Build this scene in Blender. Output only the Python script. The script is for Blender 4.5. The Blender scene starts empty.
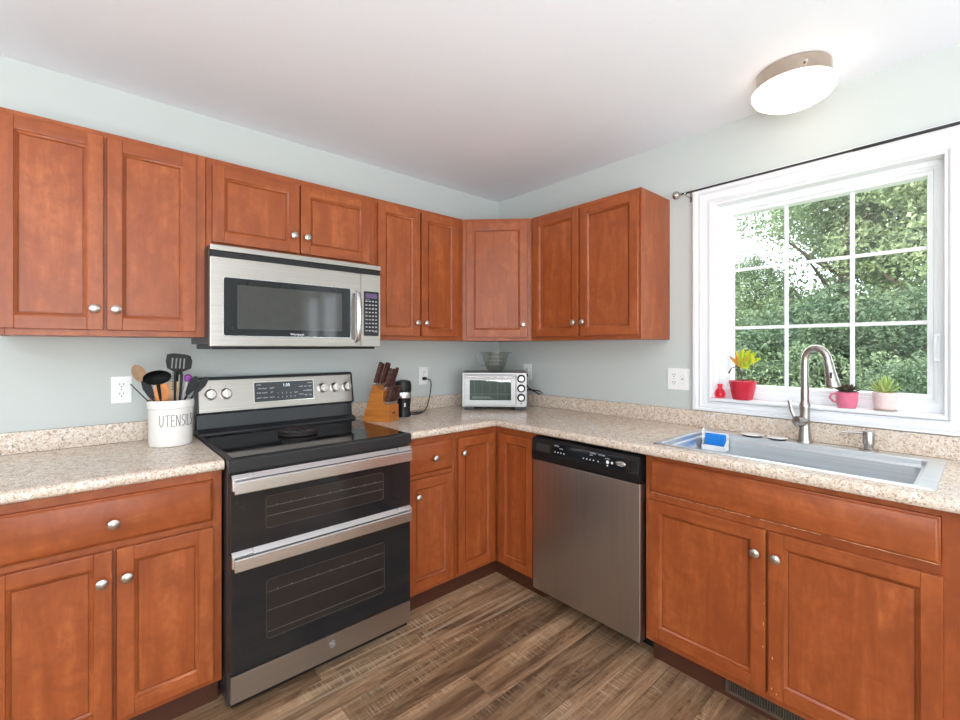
import bpy, bmesh, math, random
from mathutils import Vector, Matrix
import numpy as np
random.seed(7)
PI = math.pi
SC = bpy.context.scene
COL = SC.collection

# ------------------------------------------------------------------ camera, world, lights, exposure
cam_d = bpy.data.cameras.new('camera')
cam = bpy.data.objects.new('camera', cam_d); COL.objects.link(cam)
cam.location = (-2.3871, -2.4789, 1.3315)
cam.rotation_euler = (PI/2, 0, -0.7245)
cam_d.sensor_fit = 'HORIZONTAL'; cam_d.sensor_width = 36.0
cam_d.lens = 448.8/960*36.0
cam_d.shift_y = -(360-347.7)/960
cam_d.clip_start = 0.02; cam_d.clip_end = 300
SC.camera = cam

W = bpy.data.worlds.new('sky'); SC.world = W; W.use_nodes = True
bg = W.node_tree.nodes['Background']
bg.inputs[0].default_value = (0.86, 0.94, 1.0, 1); bg.inputs[1].default_value = 4.6

def light(name, kind, loc, rot, energy, color=(1, 1, 1), size=None, size_y=None, angle=None):
    d = bpy.data.lights.new(name, kind); d.energy = energy; d.color = color
    if kind == 'AREA':
        d.shape = 'RECTANGLE'; d.size = size; d.size_y = size_y or size
    if angle: d.angle = angle
    o = bpy.data.objects.new(name, d); COL.objects.link(o); o.location = loc; o.rotation_euler = rot
    return o
sun_dir = Vector((0.62, -0.22, -0.75))
light('sun', 'SUN', (0, 0, 8), sun_dir.to_track_quat('-Z', 'Y').to_euler(), 6.0, (1, .95, .86), angle=.02)
# added fill light in the unseen side opening behind the camera
light('side_fill', 'AREA', (-4.92, -3.0, 1.45), (PI/2, 0, -PI/2), 12, (.95, .98, 1.0), 1.7, 1.3)
light('rear_fill', 'AREA', (-2.6, -5.14, 1.15), (PI/2, 0, 0), 5, (.93, .97, 1.0), 2.3, 2.0)  # added rear fill for the interior, set in the unseen front wall opening
# added area light out of view behind the camera, aimed up to brighten the ceiling
light('ceiling_fill', 'AREA', (-3.1, -3.7, .85), (PI, 0, 0), 142, (.96, .98, 1.0), 1.8, 1.8)
# portal over the kitchen window so that the sky is sampled well
pt = light('window_portal', 'AREA', (.16, -1.97, 1.57), (0, PI/2, 0), 1, size=1.0, size_y=.84)
pt.data.cycles.is_portal = True
pt = light('patio_portal', 'AREA', (.16, -4.4, 1.1), (0, PI/2, 0), 1, size=2.1, size_y=1.3)
pt.data.cycles.is_portal = True

SC.view_settings.view_transform = 'Standard'; SC.view_settings.look = 'None'
SC.view_settings.exposure = 0.14; SC.view_settings.gamma = 1.0
SC.view_settings.use_curve_mapping = False
SC.cycles.max_bounces = 8; SC.cycles.diffuse_bounces = 5; SC.cycles.glossy_bounces = 4
SC.cycles.transmission_bounces = 6; SC.cycles.transparent_max_bounces = 12
SC.cycles.sample_clamp_indirect = 6.0

# ------------------------------------------------------------------ materials
class NT:
    def __init__(s, name):
        s.m = bpy.data.materials.new(name); s.m.use_nodes = True
        s.t = s.m.node_tree; s.n = s.t.nodes; s.l = s.t.links
        s.b = s.n['Principled BSDF']; s.out = s.n['Material Output']
    def new(s, t, **k):
        nd = s.n.new(t)
        for a, v in k.items(): setattr(nd, a, v)
        return nd
    def link(s, a, b): s.l.new(a, b)
    def coords(s, scale=(1, 1, 1), rnd=True, kind='Object'):
        tc = s.new('ShaderNodeTexCoord'); mp = s.new('ShaderNodeMapping')
        mp.inputs['Scale'].default_value = scale
        if rnd:
            oi = s.new('ShaderNodeObjectInfo'); ad = s.new('ShaderNodeVectorMath', operation='MULTIPLY_ADD')
            s.link(oi.outputs['Random'], ad.inputs[0]); ad.inputs[1].default_value = (7, 5, 9)
            s.link(tc.outputs[kind], ad.inputs[2]); s.link(ad.outputs[0], mp.inputs[0])
        else: s.link(tc.outputs[kind], mp.inputs[0])
        return mp.outputs[0]
    def noise(s, vec, scale, detail=3, rough=.5, dist=0):
        nd = s.new('ShaderNodeTexNoise'); s.link(vec, nd.inputs['Vector'])
        nd.inputs['Scale'].default_value = scale; nd.inputs['Detail'].default_value = detail
        nd.inputs['Roughness'].default_value = rough; nd.inputs['Distortion'].default_value = dist
        return nd.outputs['Fac']
    def ramp(s, fac, stops, interp='LINEAR'):
        r = s.new('ShaderNodeValToRGB'); r.color_ramp.interpolation = interp
        e = r.color_ramp.elements
        while len(e) < len(stops): e.new(.5)
        for q, (p, c) in zip(e, stops):
            q.position = p; q.color = (c, c, c, 1) if isinstance(c, (int, float)) else (*c, 1)
        s.link(fac, r.inputs[0]); return r.outputs[0]
    def mix(s, fac, a, b, mode='MIX'):
        m = s.new('ShaderNodeMix', data_type='RGBA', blend_type=mode)
        for sock, v in ((m.inputs[0], fac), (m.inputs[6], a), (m.inputs[7], b)):
            if isinstance(v, bpy.types.NodeSocket): s.link(v, sock)
            elif isinstance(v, (int, float)): sock.default_value = v
            else: sock.default_value = (*v, 1)
        return m.outputs[2]
    def bump(s, h, strength=.2, dist=.002):
        b = s.new('ShaderNodeBump'); b.inputs['Strength'].default_value = strength
        b.inputs['Distance'].default_value = dist; s.link(h, b.inputs['Height'])
        s.link(b.outputs[0], s.b.inputs['Normal'])
    def set(s, **k):
        for a, v in k.items():
            i = s.b.inputs[a.replace('_', ' ')]
            if isinstance(v, bpy.types.NodeSocket): s.link(v, i)
            elif isinstance(v, tuple): i.default_value = (*v, 1)
            else: i.default_value = v
        return s.m

def plain(name, col, rough=.5, metal=0., var=.06, scale=30, **k):
    t = NT(name); v = t.coords()
    c = t.mix(t.ramp(t.noise(v, scale), [(.3, 0.), (.7, 1.)]), tuple(x*(1-var) for x in col), tuple(min(1, x*(1+var)) for x in col))
    return t.set(Base_Color=c, Roughness=rough, Metallic=metal, **k)

def wood(name, grain, light=1.0):
    sc = {'z': (16, 16, 1.6), 'x': (1.6, 16, 16), 'y': (16, 1.6, 16)}[grain]
    t = NT(name); v = t.coords(sc)
    g1 = t.noise(v, 1.3, 6, .62, .6); g2 = t.noise(v, 7, 3, .6)
    blot = t.noise(t.coords((1.6, 1.6, 1)), 9, 5, .65, .8)
    lo, mid, hi = [(.26, .057, .013), (.35, .084, .021), (.45, .128, .037)]
    c = t.ramp(g1, [(.30, lo), (.5, mid), (.72, hi)])
    fb = t.noise(t.coords((1, 1, 1)), 45, 4, .6)
    c = t.mix(t.ramp(fb, [(.40, 0.), (.70, .35)]), c, (.22, .050, .012))
    c = t.mix(t.ramp(blot, [(.40, 0.), (.64, .70)]), c, (.235, .052, .013))
    c = t.mix(t.ramp(g2, [(.56, 0.), (.72, .22)]), c, (.2, .05, .018))
    t.bump(g2, .06, .0006)
    return t.set(Base_Color=c, Roughness=.34, Specular_IOR_Level=.42)
M = {}
M['wood_v'] = wood('stained_maple_vertical', 'z')
M['wood_h'] = wood('stained_maple_horizontal', 'x')
M['wood_hy'] = wood('stained_maple_horizontal_depth', 'y')
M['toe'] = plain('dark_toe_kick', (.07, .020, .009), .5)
M['worn'] = plain('bare_worn_wood', (.75, .42, .24), .7)

def granite():
    t = NT('speckled_laminate'); v = t.coords(rnd=False)
    a = t.noise(v, 45, 4, .65, .4); b = t.noise(v, 125, 3, .6, .8); c3 = t.noise(v, 210, 2, .6); d = t.noise(v, 90, 3, .7, 1.2)
    c = t.ramp(a, [(.28, (.58, .44, .33)), (.47, (.68, .57, .46)), (.66, (.78, .71, .63))])
    c = t.mix(t.ramp(b, [(.53, 0.), (.61, .75)]), c, (.33, .19, .115))
    c = t.mix(t.ramp(d, [(.60, 0.), (.66, .9)]), c, (.13, .125, .10))
    c = t.mix(t.ramp(c3, [(.58, 0.), (.68, .75)]), c, (.86, .80, .74))
    return t.set(Base_Color=c, Roughness=.22, Specular_IOR_Level=.55)
M['granite'] = granite()

def wallm(name, col, sc=160, st=.05, dist=0):
    t = NT(name); v = t.coords(rnd=False)
    n = t.noise(v, sc, 5 if dist else 2, .6, dist); t.bump(n, st, .002)
    c = t.mix(t.ramp(t.noise(v, 1.2, 2), [(.3, 0.), (.7, 1.)]), col, tuple(min(1, x*1.02) for x in col))
    return t.set(Base_Color=c, Roughness=.62, Specular_IOR_Level=.3)
M['wall'] = wallm('pale_grey_green_paint', (.545, .58, .562))
M['ceiling'] = wallm('ceiling_paint', (.85, .875, .93), 10, .45, 4)
M['trim'] = plain('white_trim_paint', (.80, .81, .835), .55, var=0.)
M['vinyl'] = plain('white_window_vinyl', (.80, .82, .84), .55, var=0.)
M['plate'] = plain('white_plastic', (.84, .84, .83), .3, var=.01)
M['slot'] = plain('slot_black', (.02, .02, .02), .5)

def floorm():
    t = NT('rustic_plank_floor'); tc = t.new('ShaderNodeTexCoord')
    br = t.new('ShaderNodeTexBrick'); t.link(tc.outputs['Object'], br.inputs['Vector'])
    br.offset = .37; br.offset_frequency = 2
    for k, x in (('Scale', 1.), ('Mortar Size', .0009), ('Mortar Smooth', .2), ('Bias', 0.), ('Brick Width', 1.22), ('Row Height', .178)): br.inputs[k].default_value = x
    br.inputs['Color1'].default_value = (0, 0, 0, 1); br.inputs['Color2'].default_value = (1, 1, 1, 1); br.inputs['Mortar'].default_value = (.5, .5, .5, 1)
    sep = t.new('ShaderNodeMath', operation='MULTIPLY'); t.link(br.outputs['Color'], sep.inputs[0]); sep.inputs[1].default_value = 23.0
    ad = t.new('ShaderNodeVectorMath', operation='MULTIPLY_ADD'); t.link(sep.outputs[0], ad.inputs[0]); ad.inputs[1].default_value = (1, 1.7, .6)
    t.link(tc.outputs['Object'], ad.inputs[2])
    def mp(scale):
        m = t.new('ShaderNodeMapping'); m.inputs['Scale'].default_value = scale; t.link(ad.outputs[0], m.inputs[0]); return m.outputs[0]
    grain = t.noise(mp((1.1, 15, 1)), 1.7, 9, .72, 1.3)
    fine = t.noise(mp((4, 110, 1)), 1.5, 4, .7)
    patch = t.noise(mp((.9, 5.5, 1)), 1.5, 4, .6, .6)
    mott = t.noise(mp((14, 30, 1)), 3.0, 6, .8)
    saw = t.noise(mp((120, 7, 1)), 1.0, 4, .72, .5)
    sawm = t.ramp(t.noise(mp((1.2, 7, 1)), 1.8, 3), [(.47, 0.), (.60, 1.)])
    c = t.ramp(grain, [(.30, (.080, .037, .016)), (.43, (.23, .122, .060)), (.55, (.40, .235, .130)), (.70, (.62, .43, .27))])
    c = t.mix(t.ramp(mott, [(.44, 0.), (.60, .7)]), c, (.36, .225, .130))
    c = t.mix(t.ramp(patch, [(.48, 0.), (.66, .85)]), c, (.075, .038, .020))
    c = t.mix(t.ramp(fine, [(.50, 0.), (.74, .45)]), c, (.085, .050, .032))
    c2 = t.mix(t.ramp(saw, [(.50, 0.), (.66, .75)]), c, (.56, .43, .29))
    c = t.mix(sawm, c, c2)
    # cathedral rings on some planks
    wv = t.new('ShaderNodeTexWave', wave_type='RINGS', rings_direction='Z'); t.link(mp((.55, 5.5, 1)), wv.inputs['Vector'])
    wv.inputs['Scale'].default_value = 1.3; wv.inputs['Distortion'].default_value = 5.5; wv.inputs['Detail'].default_value = 3
    wm = t.ramp(t.noise(mp((.8, 2.5, 1)), 1.3, 2), [(.56, 0.), (.64, .55)])
    c = t.mix(wm, c, t.mix(t.ramp(wv.outputs['Fac'], [(.62, 0.), (.85, 1.)]), c, (.46, .36, .25)))
    rv = t.ramp(br.outputs['Color'], [(0., .62), (.5, 1.0), (1., 1.30)])
    c = t.mix(1., c, rv, 'MULTIPLY')
    c = t.mix(t.ramp(br.outputs['Fac'], [(0., 0.), (1., .8)]), c, (.03, .018, .012))
    t.bump(grain, .12, .002)
    return t.set(Base_Color=c, Roughness=t.ramp(grain, [(.3, .50), (.7, .36)]), Specular_IOR_Level=.38)
M['floor'] = floorm()

def steel(name, col, rough=.28, axis='x', aniso=.0, amp=.08):
    t = NT(name); sc = {'x': (1.5, 240, 240), 'z': (240, 240, 1.5), 'y': (240, 1.5, 240)}[axis]
    n = t.noise(t.coords(sc), 1, 3)
    c = t.mix(t.ramp(n, [(.3, 0.), (.7, 1.)]), tuple(x*(1-amp) for x in col), tuple(min(1, x*(1+amp)) for x in col))
    t.bump(n, .05, .0003)
    return t.set(Base_Color=c, Metallic=1., Roughness=rough)
M['steel'] = steel('brushed_stainless', (.43, .40, .37), .33)
M['steel_oven'] = steel('toaster_stainless', (.40, .39, .385), .40)
M['steel_dark'] = steel('dishwasher_stainless', (.52, .49, .47), .33, 'z')
M['handle_steel'] = steel('handle_stainless', (.74, .745, .755), .26)
M['sink_steel'] = steel('sink_stainless', (.72, .745, .77), .38, 'y')
M['nickel'] = plain('brushed_nickel', (.58, .54, .50), .28, 1.)
M['chrome'] = plain('polished_nickel', (.75, .72, .68), .12, 1.)
M['lampbase'] = plain('lamp_nickel', (.50, .42, .35), .2, 1.)
M['faucet'] = plain('faucet_nickel', (.44, .41, .385), .24, 1.)
M['black'] = plain('black_enamel', (.018, .019, .021), .28)
M['blackglass'] = plain('black_glass', (.012, .013, .015), .06, Specular_IOR_Level=.5)
M['cooktop'] = plain('glass_cooktop', (.008, .008, .009), .05)
M['ovenglass'] = plain('oven_window_glass', (.020, .0165, .015), .07)
M['greyblack'] = plain('dark_grey_metal', (.030, .031, .034), .33)
M['blackplastic'] = plain('black_plastic', (.009, .009, .010), .36, Specular_IOR_Level=.35)
M['nylon'] = plain('black_nylon', (.009, .009, .010), .5, Specular_IOR_Level=.28)
M['panel_glass'] = plain('control_glass', (.06, .063, .07), .12)
M['mwglass'] = plain('microwave_window', (.055, .055, .052), .07)
M['rackline'] = plain('oven_rack_wire', (.13, .12, .11), .4)
M['edgeline'] = plain('window_print_edge', (.05, .05, .052), .3)
M['print'] = plain('white_print', (.75, .76, .78), .5)
M['printgrey'] = plain('grey_print', (.35, .36, .38), .5)
M['ring'] = plain('burner_print', (.06, .06, .062), .2)
M['ceramic'] = plain('white_glazed_ceramic', (.82, .79, .76), .22, var=.02)
M['ink'] = plain('black_ink', (.06, .055, .055), .6)
M['birch'] = plain('pale_wood', (.60, .40, .24), .55, var=.15)
M['orangewood'] = plain('orange_wood', (.62, .22, .06), .45, var=.2)
M['purple'] = plain('purple_silicone', (.25, .05, .30), .4)
M['greyhandle'] = plain('grey_handle', (.45, .43, .42), .4)
M['red'] = plain('red_glaze', (.55, .02, .045), .18)
M['pink'] = plain('pink_glaze', (.72, .17, .27), .2)
M['palepink'] = plain('pale_pink_ceramic', (.80, .62, .60), .4)
M['soil'] = plain('dark_soil', (.03, .018, .012), .9, var=.4, scale=200)
M['terracotta'] = plain('saucer_clay', (.55, .45, .40), .5)
M['stem'] = plain('brown_stem', (.10, .035, .025), .6)
M['blue'] = plain('blue_sponge', (.01, .22, .72), .85, var=.2, scale=300)
M['caddywhite'] = plain('white_holder', (.85, .87, .88), .3)
M['grill'] = plain('bronze_grille', (.16, .13, .10), .45, .6)
M['ironbrown'] = plain('dark_brown_woven', (.014, .009, .008), .6, var=.4, scale=120)
M['bark'] = plain('bark', (.10, .075, .055), .9, var=.3, scale=8)

def blockwood():
    t = NT('orange_block_wood'); v = t.coords((3, 3, 22)); g = t.noise(v, 2, 4, .6, .3)
    c = t.ramp(g, [(.3, (.36, .105, .013)), (.7, (.56, .20, .035))])
    return t.set(Base_Color=c, Roughness=.35)
M['blockwood'] = blockwood()
def darkwood():
    t = NT('dark_pakkawood'); v = t.coords((30, 30, 4)); g = t.noise(v, 2, 4, .6, .3)
    return t.set(Base_Color=t.ramp(g, [(.3, (.035, .013, .010)), (.7, (.11, .035, .025))]), Roughness=.35)
M['darkwood'] = darkwood()
M['cavity'] = plain('oven_cavity', (.11, .115, .105), .4)

def glass(name, tint=(1, 1, 1), ior=1.45, gl=1.0):
    t = NT(name); t.n.remove(t.b)
    tr = t.new('ShaderNodeBsdfTransparent'); tr.inputs[0].default_value = (*tint, 1)
    g = t.new('ShaderNodeBsdfGlossy'); g.inputs['Roughness'].default_value = .01
    lw = t.new('ShaderNodeLayerWeight'); lw.inputs[0].default_value = .5
    pw = t.new('ShaderNodeMath', operation='POWER'); t.link(lw.outputs['Facing'], pw.inputs[0]); pw.inputs[1].default_value = 4.0
    f0 = ((ior-1)/(ior+1))**2
    f = t.new('ShaderNodeMath', operation='MULTIPLY_ADD'); t.link(pw.outputs[0], f.inputs[0]); f.inputs[1].default_value = (1-f0)*gl; f.inputs[2].default_value = f0
    mx = t.new('ShaderNodeMixShader'); t.link(f.outputs[0], mx.inputs[0]); t.link(tr.outputs[0], mx.inputs[1]); t.link(g.outputs[0], mx.inputs[2])
    t.link(mx.outputs[0], t.out.inputs[0]); return t.m
M['pane'] = glass('window_glass', (.95, .97, .96))
M['bowlglass'] = glass('clear_bowl_glass', (.88, .90, .89), 1.8, .9)
M['ovenpane'] = glass('toaster_glass', (.72, .78, .76), 1.7)
M['pinkglass'] = glass('pink_bottle_glass', (1, .50, .58), 1.5, .5)

def leaf(name, c1, c2, tl=.35, rough=.5):
    t = NT(name); v = t.coords()
    c = t.mix(t.ramp(t.noise(v, 3.5, 4), [(.35, 0.), (.65, 1.)]), c1, c2)
    ta = t.new('ShaderNodeBsdfTranslucent'); t.link(c, ta.inputs[0])
    t.set(Base_Color=c, Roughness=rough)
    mx = t.new('ShaderNodeMixShader'); mx.inputs[0].default_value = tl
    t.link(t.b.outputs[0], mx.inputs[1]); t.link(ta.outputs[0], mx.inputs[2]); t.link(mx.outputs[0], t.out.inputs[0])
    return t.m
M['leaf_a'] = leaf('tree_leaf_bright', (.15, .20, .09), (.37, .42, .22))
M['leaf_b'] = leaf('tree_leaf_mid', (.12, .17, .09), (.28, .35, .19))
M['leaf_c'] = leaf('shrub_leaf_dark', (.06, .105, .06), (.16, .22, .12))
M['aloe'] = leaf('aloe_leaf', (.32, .48, .12), (.80, .84, .42), .2)
M['succulent'] = leaf('succulent_leaf', (.10, .13, .07), (.22, .13, .12), .1)
def drac():
    t = NT('yellow_green_red_leaf'); g = t.new('ShaderNodeTexCoord')
    n = t.noise(t.coords((60, 60, 4), rnd=False), 1, 3)
    c = t.ramp(n, [(.32, (.25, .50, .04)), (.5, (.80, .80, .10)), (.66, (.75, .30, .10))])
    return t.set(Base_Color=c, Roughness=.4)
M['drac'] = drac()
def grassm():
    t = NT('grass_ground'); v = t.coords(rnd=False)
    c = t.ramp(t.noise(v, 6, 8, .75), [(.3, (.06, .10, .04)), (.6, (.20, .28, .12)), (.8, (.35, .35, .2))])
    return t.set(Base_Color=c, Roughness=.9)
M['grass'] = grassm()
def emit(name, col, s):
    t = NT(name); return t.set(Base_Color=(.9, .9, .88) if s > 2 else (.02, .02, .02), Emission_Color=col, Emission_Strength=s, Roughness=.3)
M['lampglass'] = emit('lit_lamp_glass', (1, .80, .60), 2.3)
M['digits'] = emit('lit_digits', (.7, .85, 1), 1.6)
M['violet'] = emit('violet_display', (.22, .10, .34), .45)

# ------------------------------------------------------------------ mesh builder
class MB:
    def __init__(s, xf=None): s.bm = bmesh.new(); s.xf = xf; s.wn = False
    def _in(s, tmp, mat=None):
        if mat is not None: bmesh.ops.transform(tmp, matrix=mat, verts=tmp.verts)
        if s.xf is not None: bmesh.ops.transform(tmp, matrix=s.xf, verts=tmp.verts)
        me = bpy.data.meshes.new('t'); tmp.to_mesh(me); tmp.free(); s.bm.from_mesh(me); bpy.data.meshes.remove(me)
        return s
    def box(s, x0, x1, y0, y1, z0, z1, bev=0, seg=2, mi=0, mat=None):
        t = bmesh.new(); bmesh.ops.create_cube(t, size=1)
        for v in t.verts: v.co = Vector((x0+(v.co.x+.5)*(x1-x0), y0+(v.co.y+.5)*(y1-y0), z0+(v.co.z+.5)*(z1-z0)))
        if x1 < x0 or y1 < y0 or z1 < z0: bmesh.ops.recalc_face_normals(t, faces=t.faces)
        if bev: s.wn = True; bmesh.ops.bevel(t, geom=t.edges[:], offset=bev, segments=seg, profile=.6, affect='EDGES')
        for f in t.faces: f.material_index = mi
        return s._in(t, mat)
    def poly(s, pts, h0, h1, axis='z', bev=0, seg=2, mi=0, mat=None):
        """outline pts (2D) extruded h0..h1 along axis; axis z: (x,y); y: (x,z); x: (y,z)"""
        t = bmesh.new()
        def P(a, b, h): return {'z': (a, b, h), 'y': (a, h, b), 'x': (h, a, b)}[axis]
        A = [t.verts.new(P(a, b, h0)) for a, b in pts]; B = [t.verts.new(P(a, b, h1)) for a, b in pts]
        n = len(pts)
        t.faces.new(A); t.faces.new(B)
        for i in range(n): t.faces.new((A[i], A[(i+1) % n], B[(i+1) % n], B[i]))
        bmesh.ops.recalc_face_normals(t, faces=t.faces)
        if bev: s.wn = True; bmesh.ops.bevel(t, geom=t.edges[:], offset=bev, segments=seg, profile=.6, affect='EDGES')
        for f in t.faces: f.material_index = mi
        return s._in(t, mat)
    def lathe(s, prof, seg=32, mat=None, mi=0, sx=1, sy=1):
        t = bmesh.new(); rings = []
        for r, z in prof:
            if r < 1e-6: rings.append([t.verts.new((0, 0, z))])
            else: rings.append([t.verts.new((r*sx*math.cos(2*PI*k/seg), r*sy*math.sin(2*PI*k/seg), z)) for k in range(seg)])
        for a, b in zip(rings, rings[1:]):
            for k in range(seg):
                k2 = (k+1) % seg
                if len(a) == 1 and len(b) == 1: continue
                if len(a) == 1: t.faces.new((a[0], b[k2], b[k]))
                elif len(b) == 1: t.faces.new((a[k], a[k2], b[0]))
                else: t.faces.new((a[k], a[k2], b[k2], b[k]))
        bmesh.ops.recalc_face_normals(t, faces=t.faces)
        for f in t.faces: f.material_index = mi
        return s._in(t, mat)
    def tube(s, pts, r, seg=10, cap=True, mi=0, mat=None, flat=1.0, closed=False):
        pts = [Vector(p) for p in pts]; n = len(pts)
        rr = r if isinstance(r, (list, tuple)) else [r]*n
        t = bmesh.new(); rings = []; up = None
        for i in range(n):
            a = pts[i-1] if (i > 0 or closed) else pts[i]; b = pts[(i+1) % n] if (i < n-1 or closed) else pts[i]
            d = (b-a).normalized()
            if up is None:
                up = Vector((0, 0, 1)) if abs(d.z) < .9 else Vector((1, 0, 0))
            u = (up-d*up.dot(d)).normalized(); w = d.cross(u); up = u
            rings.append([t.verts.new(pts[i]+(u*math.cos(2*PI*k/seg)*flat+w*math.sin(2*PI*k/seg))*rr[i]) for k in range(seg)])
        pr = list(zip(rings, rings[1:])) + ([(rings[-1], rings[0])] if closed else [])
        for a, b in pr:
            for k in range(seg): t.faces.new((a[k], a[(k+1) % seg], b[(k+1) % seg], b[k]))
        if cap and not closed: t.faces.new(rings[0][::-1]); t.faces.new(rings[-1])
        bmesh.ops.recalc_face_normals(t, faces=t.faces)
        for f in t.faces: f.material_index = mi
        return s._in(t, mat)
    def quad(s, pts, mi=0):
        t = bmesh.new(); t.faces.new([t.verts.new(p) for p in pts])
        for f in t.faces: f.material_index = mi
        return s._in(t)
    def text(s, body, size, mat, depth=.0004, align='CENTER', mi=0, squeeze=1.0):
        c = bpy.data.curves.new('txt', 'FONT'); c.body = body; c.size = size; c.extrude = depth
        c.align_x = align; c.align_y = 'CENTER'; c.resolution_u = 2
        o = bpy.data.objects.new('txt', c); COL.objects.link(o)
        bpy.context.view_layer.update()
        me = bpy.data.meshes.new_from_object(o.evaluated_get(bpy.context.evaluated_depsgraph_get()))
        t = bmesh.new(); t.from_mesh(me); bpy.data.objects.remove(o); bpy.data.meshes.remove(me); bpy.data.curves.remove(c)
        bmesh.ops.scale(t, vec=(squeeze, 1, 1), verts=t.verts)
        for f in t.faces: f.material_index = mi
        return s._in(t, mat)
    def build(s, name, mats, parent=None, loc=None, rotz=None, sharp=38):
        me = bpy.data.meshes.new(name); s.bm.to_mesh(me); s.bm.free()
        for m in (mats if isinstance(mats, (list, tuple)) else [mats]): me.materials.append(M[m] if isinstance(m, str) else m)
        for p in me.polygons: p.use_smooth = True
        me.set_sharp_from_angle(angle=math.radians(sharp))
        o = bpy.data.objects.new(name, me); COL.objects.link(o)
        if s.wn: wm = o.modifiers.new('weighted_normals', 'WEIGHTED_NORMAL'); wm.keep_sharp = True; wm.weight = 80
        if parent: o.parent = parent
        if loc: o.location = loc
        if rotz is not None: o.rotation_euler.z = rotz
        return o

def tag(o, label=None, cat=None, group=None, kind=None):
    if label: o['label'] = label
    if cat: o['category'] = cat
    if group: o['group'] = group
    if kind: o['kind'] = kind
    return o
def thing(name, label, cat, loc=(0, 0, 0), rotz=0, group=None):
    o = bpy.data.objects.new(name, None); COL.objects.link(o); o.empty_display_size = .05
    o.location = loc; o.rotation_euler = (0, 0, rotz)
    return tag(o, label, cat, group)
def copy_tree(o, parent=None):
    c = o.copy(); COL.objects.link(c)
    if parent: c.parent = parent
    for ch in list(o.children): copy_tree(ch, c)
    return c
def struct(mb, name, mats, parent=None, **k):
    o = mb.build(name, mats, parent, **k)
    if parent is None: o['kind'] = 'structure'
    return o
def T(x, y, z): return Matrix.Translation((x, y, z))
def RX(a): return Matrix.Rotation(a, 4, 'X')
def RY(a): return Matrix.Rotation(a, 4, 'Y')
def RZ(a): return Matrix.Rotation(a, 4, 'Z')
FRONT = RX(PI/2)          # text plane xy -> faces -y

# ------------------------------------------------------------------ room shell
X0, Y0, H = -5.0, -5.2, 2.44
struct(MB().box(X0-.15, .15, Y0-.15, .15, -.1, 0), 'floor', 'floor')
struct(MB().box(X0-.15, .15, Y0-.15, .15, H, H+.2), 'ceiling', 'ceiling')
struct(MB().box(X0-.14, .14, 0, .14, 0, H), 'wall_back', 'wall')
WY0, WY1, WZ0, WZ1 = -2.385, -1.56, 1.070, 2.06         # window opening in the right wall
wr = MB()
wr.box(0, .14, WY1, 0, 0, H); wr.box(0, .14, -3.75, WY0, 0, H); wr.box(0, .14, Y0-.14, -5.05, 0, H); wr.box(0, .14, -5.05, -3.75, 2.1, H)
wr.box(0, .14, WY0, WY1, 0, WZ0); wr.box(0, .14, WY0, WY1, WZ1, H)
struct(wr, 'wall_right', 'wall')
wl = MB()
wl.box(X0-.14, X0, -2.1, 0, 0, H); wl.box(X0-.14, X0, Y0-.14, -3.9, 0, H); wl.box(X0-.14, X0, -3.9, -2.1, 0, .78); wl.box(X0-.14, X0, -3.9, -2.1, 2.12, H)
struct(wl, 'wall_left', 'wall')
wf = MB()
wf.box(X0, -3.8, Y0-.14, Y0, 0, H); wf.box(-1.4, 0, Y0-.14, Y0, 0, H); wf.box(-3.8, -1.4, Y0-.14, Y0, 2.2, H)
struct(wf, 'wall_front', 'wall')
# trim of the openings behind the camera
t = MB()
for x in (-3.8, -2.63, -1.46): t.box(x, x+.06, Y0-.05, Y0+.02, 0, 2.2)
t.box(-3.8, -1.4, Y0-.05, Y0+.02, 2.14, 2.2); t.box(-3.8, -1.4, Y0-.05, Y0+.02, 0, .06)
struct(t, 'door_1', 'trim')
t = MB()
for y in (-3.9, -3.03, -2.16): t.box(X0-.05, X0+.02, y, y+.06, .78, 2.12)
t.box(X0-.05, X0+.02, -3.9, -2.1, .78, .84); t.box(X0-.05, X0+.02, -3.9, -2.1, 2.06, 2.12)
struct(t, 'window_2', 'trim')
t = MB()
for y in (-5.05, -4.43, -3.82): t.box(.02, .09, y, y+.07, .0, 2.1)
t.box(.02, .09, -5.05, -3.75, 0, .12); t.box(.02, .09, -5.05, -3.75, 2.02, 2.1); t.box(-.02, -.0005, -3.75, -3.67, 0, 2.18); t.box(-.02, -.0005, -5.05, -3.75, 2.1, 2.18)
struct(t, 'door_2', 'trim')
struct(MB().box(X0, -3.8, Y0, Y0+.014, 0, .09, .003), 'baseboard_front', 'trim')
struct(MB().box(X0, X0+.014, Y0+.02, -.02, 0, .09, .003), 'baseboard_left', 'trim')

# ------------------------------------------------------------------ window in the right wall
def ring(mb, yo0, yo1, zo0, zo1, yi0, yi1, zi0, zi1, x0, x1, bev=.002):
    """rectangular frame in the yz plane"""
    mb.box(x0, x1, yo0, yi0, zo0, zo1, bev); mb.box(x0, x1, yi1, yo1, zo0, zo1, bev)
    mb.box(x0, x1, yi0, yi1, zo0, zi0, bev); mb.box(x0, x1, yi0, yi1, zi1, zo1, bev)
def sweep(mb, prof, y0, y1, z0, z1, kb=1.0):
    """mitred frame: prof = list of (inset, x); ring around the rectangle"""
    t = bmesh.new(); R = []
    for d, x in prof:
        R.append([t.verts.new(p) for p in ((x, y0+d, z0+d*kb), (x, y1-d, z0+d*kb), (x, y1-d, z1-d), (x, y0+d, z1-d))])
    for a, b in zip(R, R[1:]):
        for k in range(4): t.faces.new((a[k], a[(k+1) % 4], b[(k+1) % 4], b[k]))
    bmesh.ops.recalc_face_normals(t, faces=t.faces)
    mb._in(t)
win = bpy.data.objects.new('window_1', None); COL.objects.link(win); win.location = (0, -1.972, 1.085); win['kind'] = 'structure'
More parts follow.
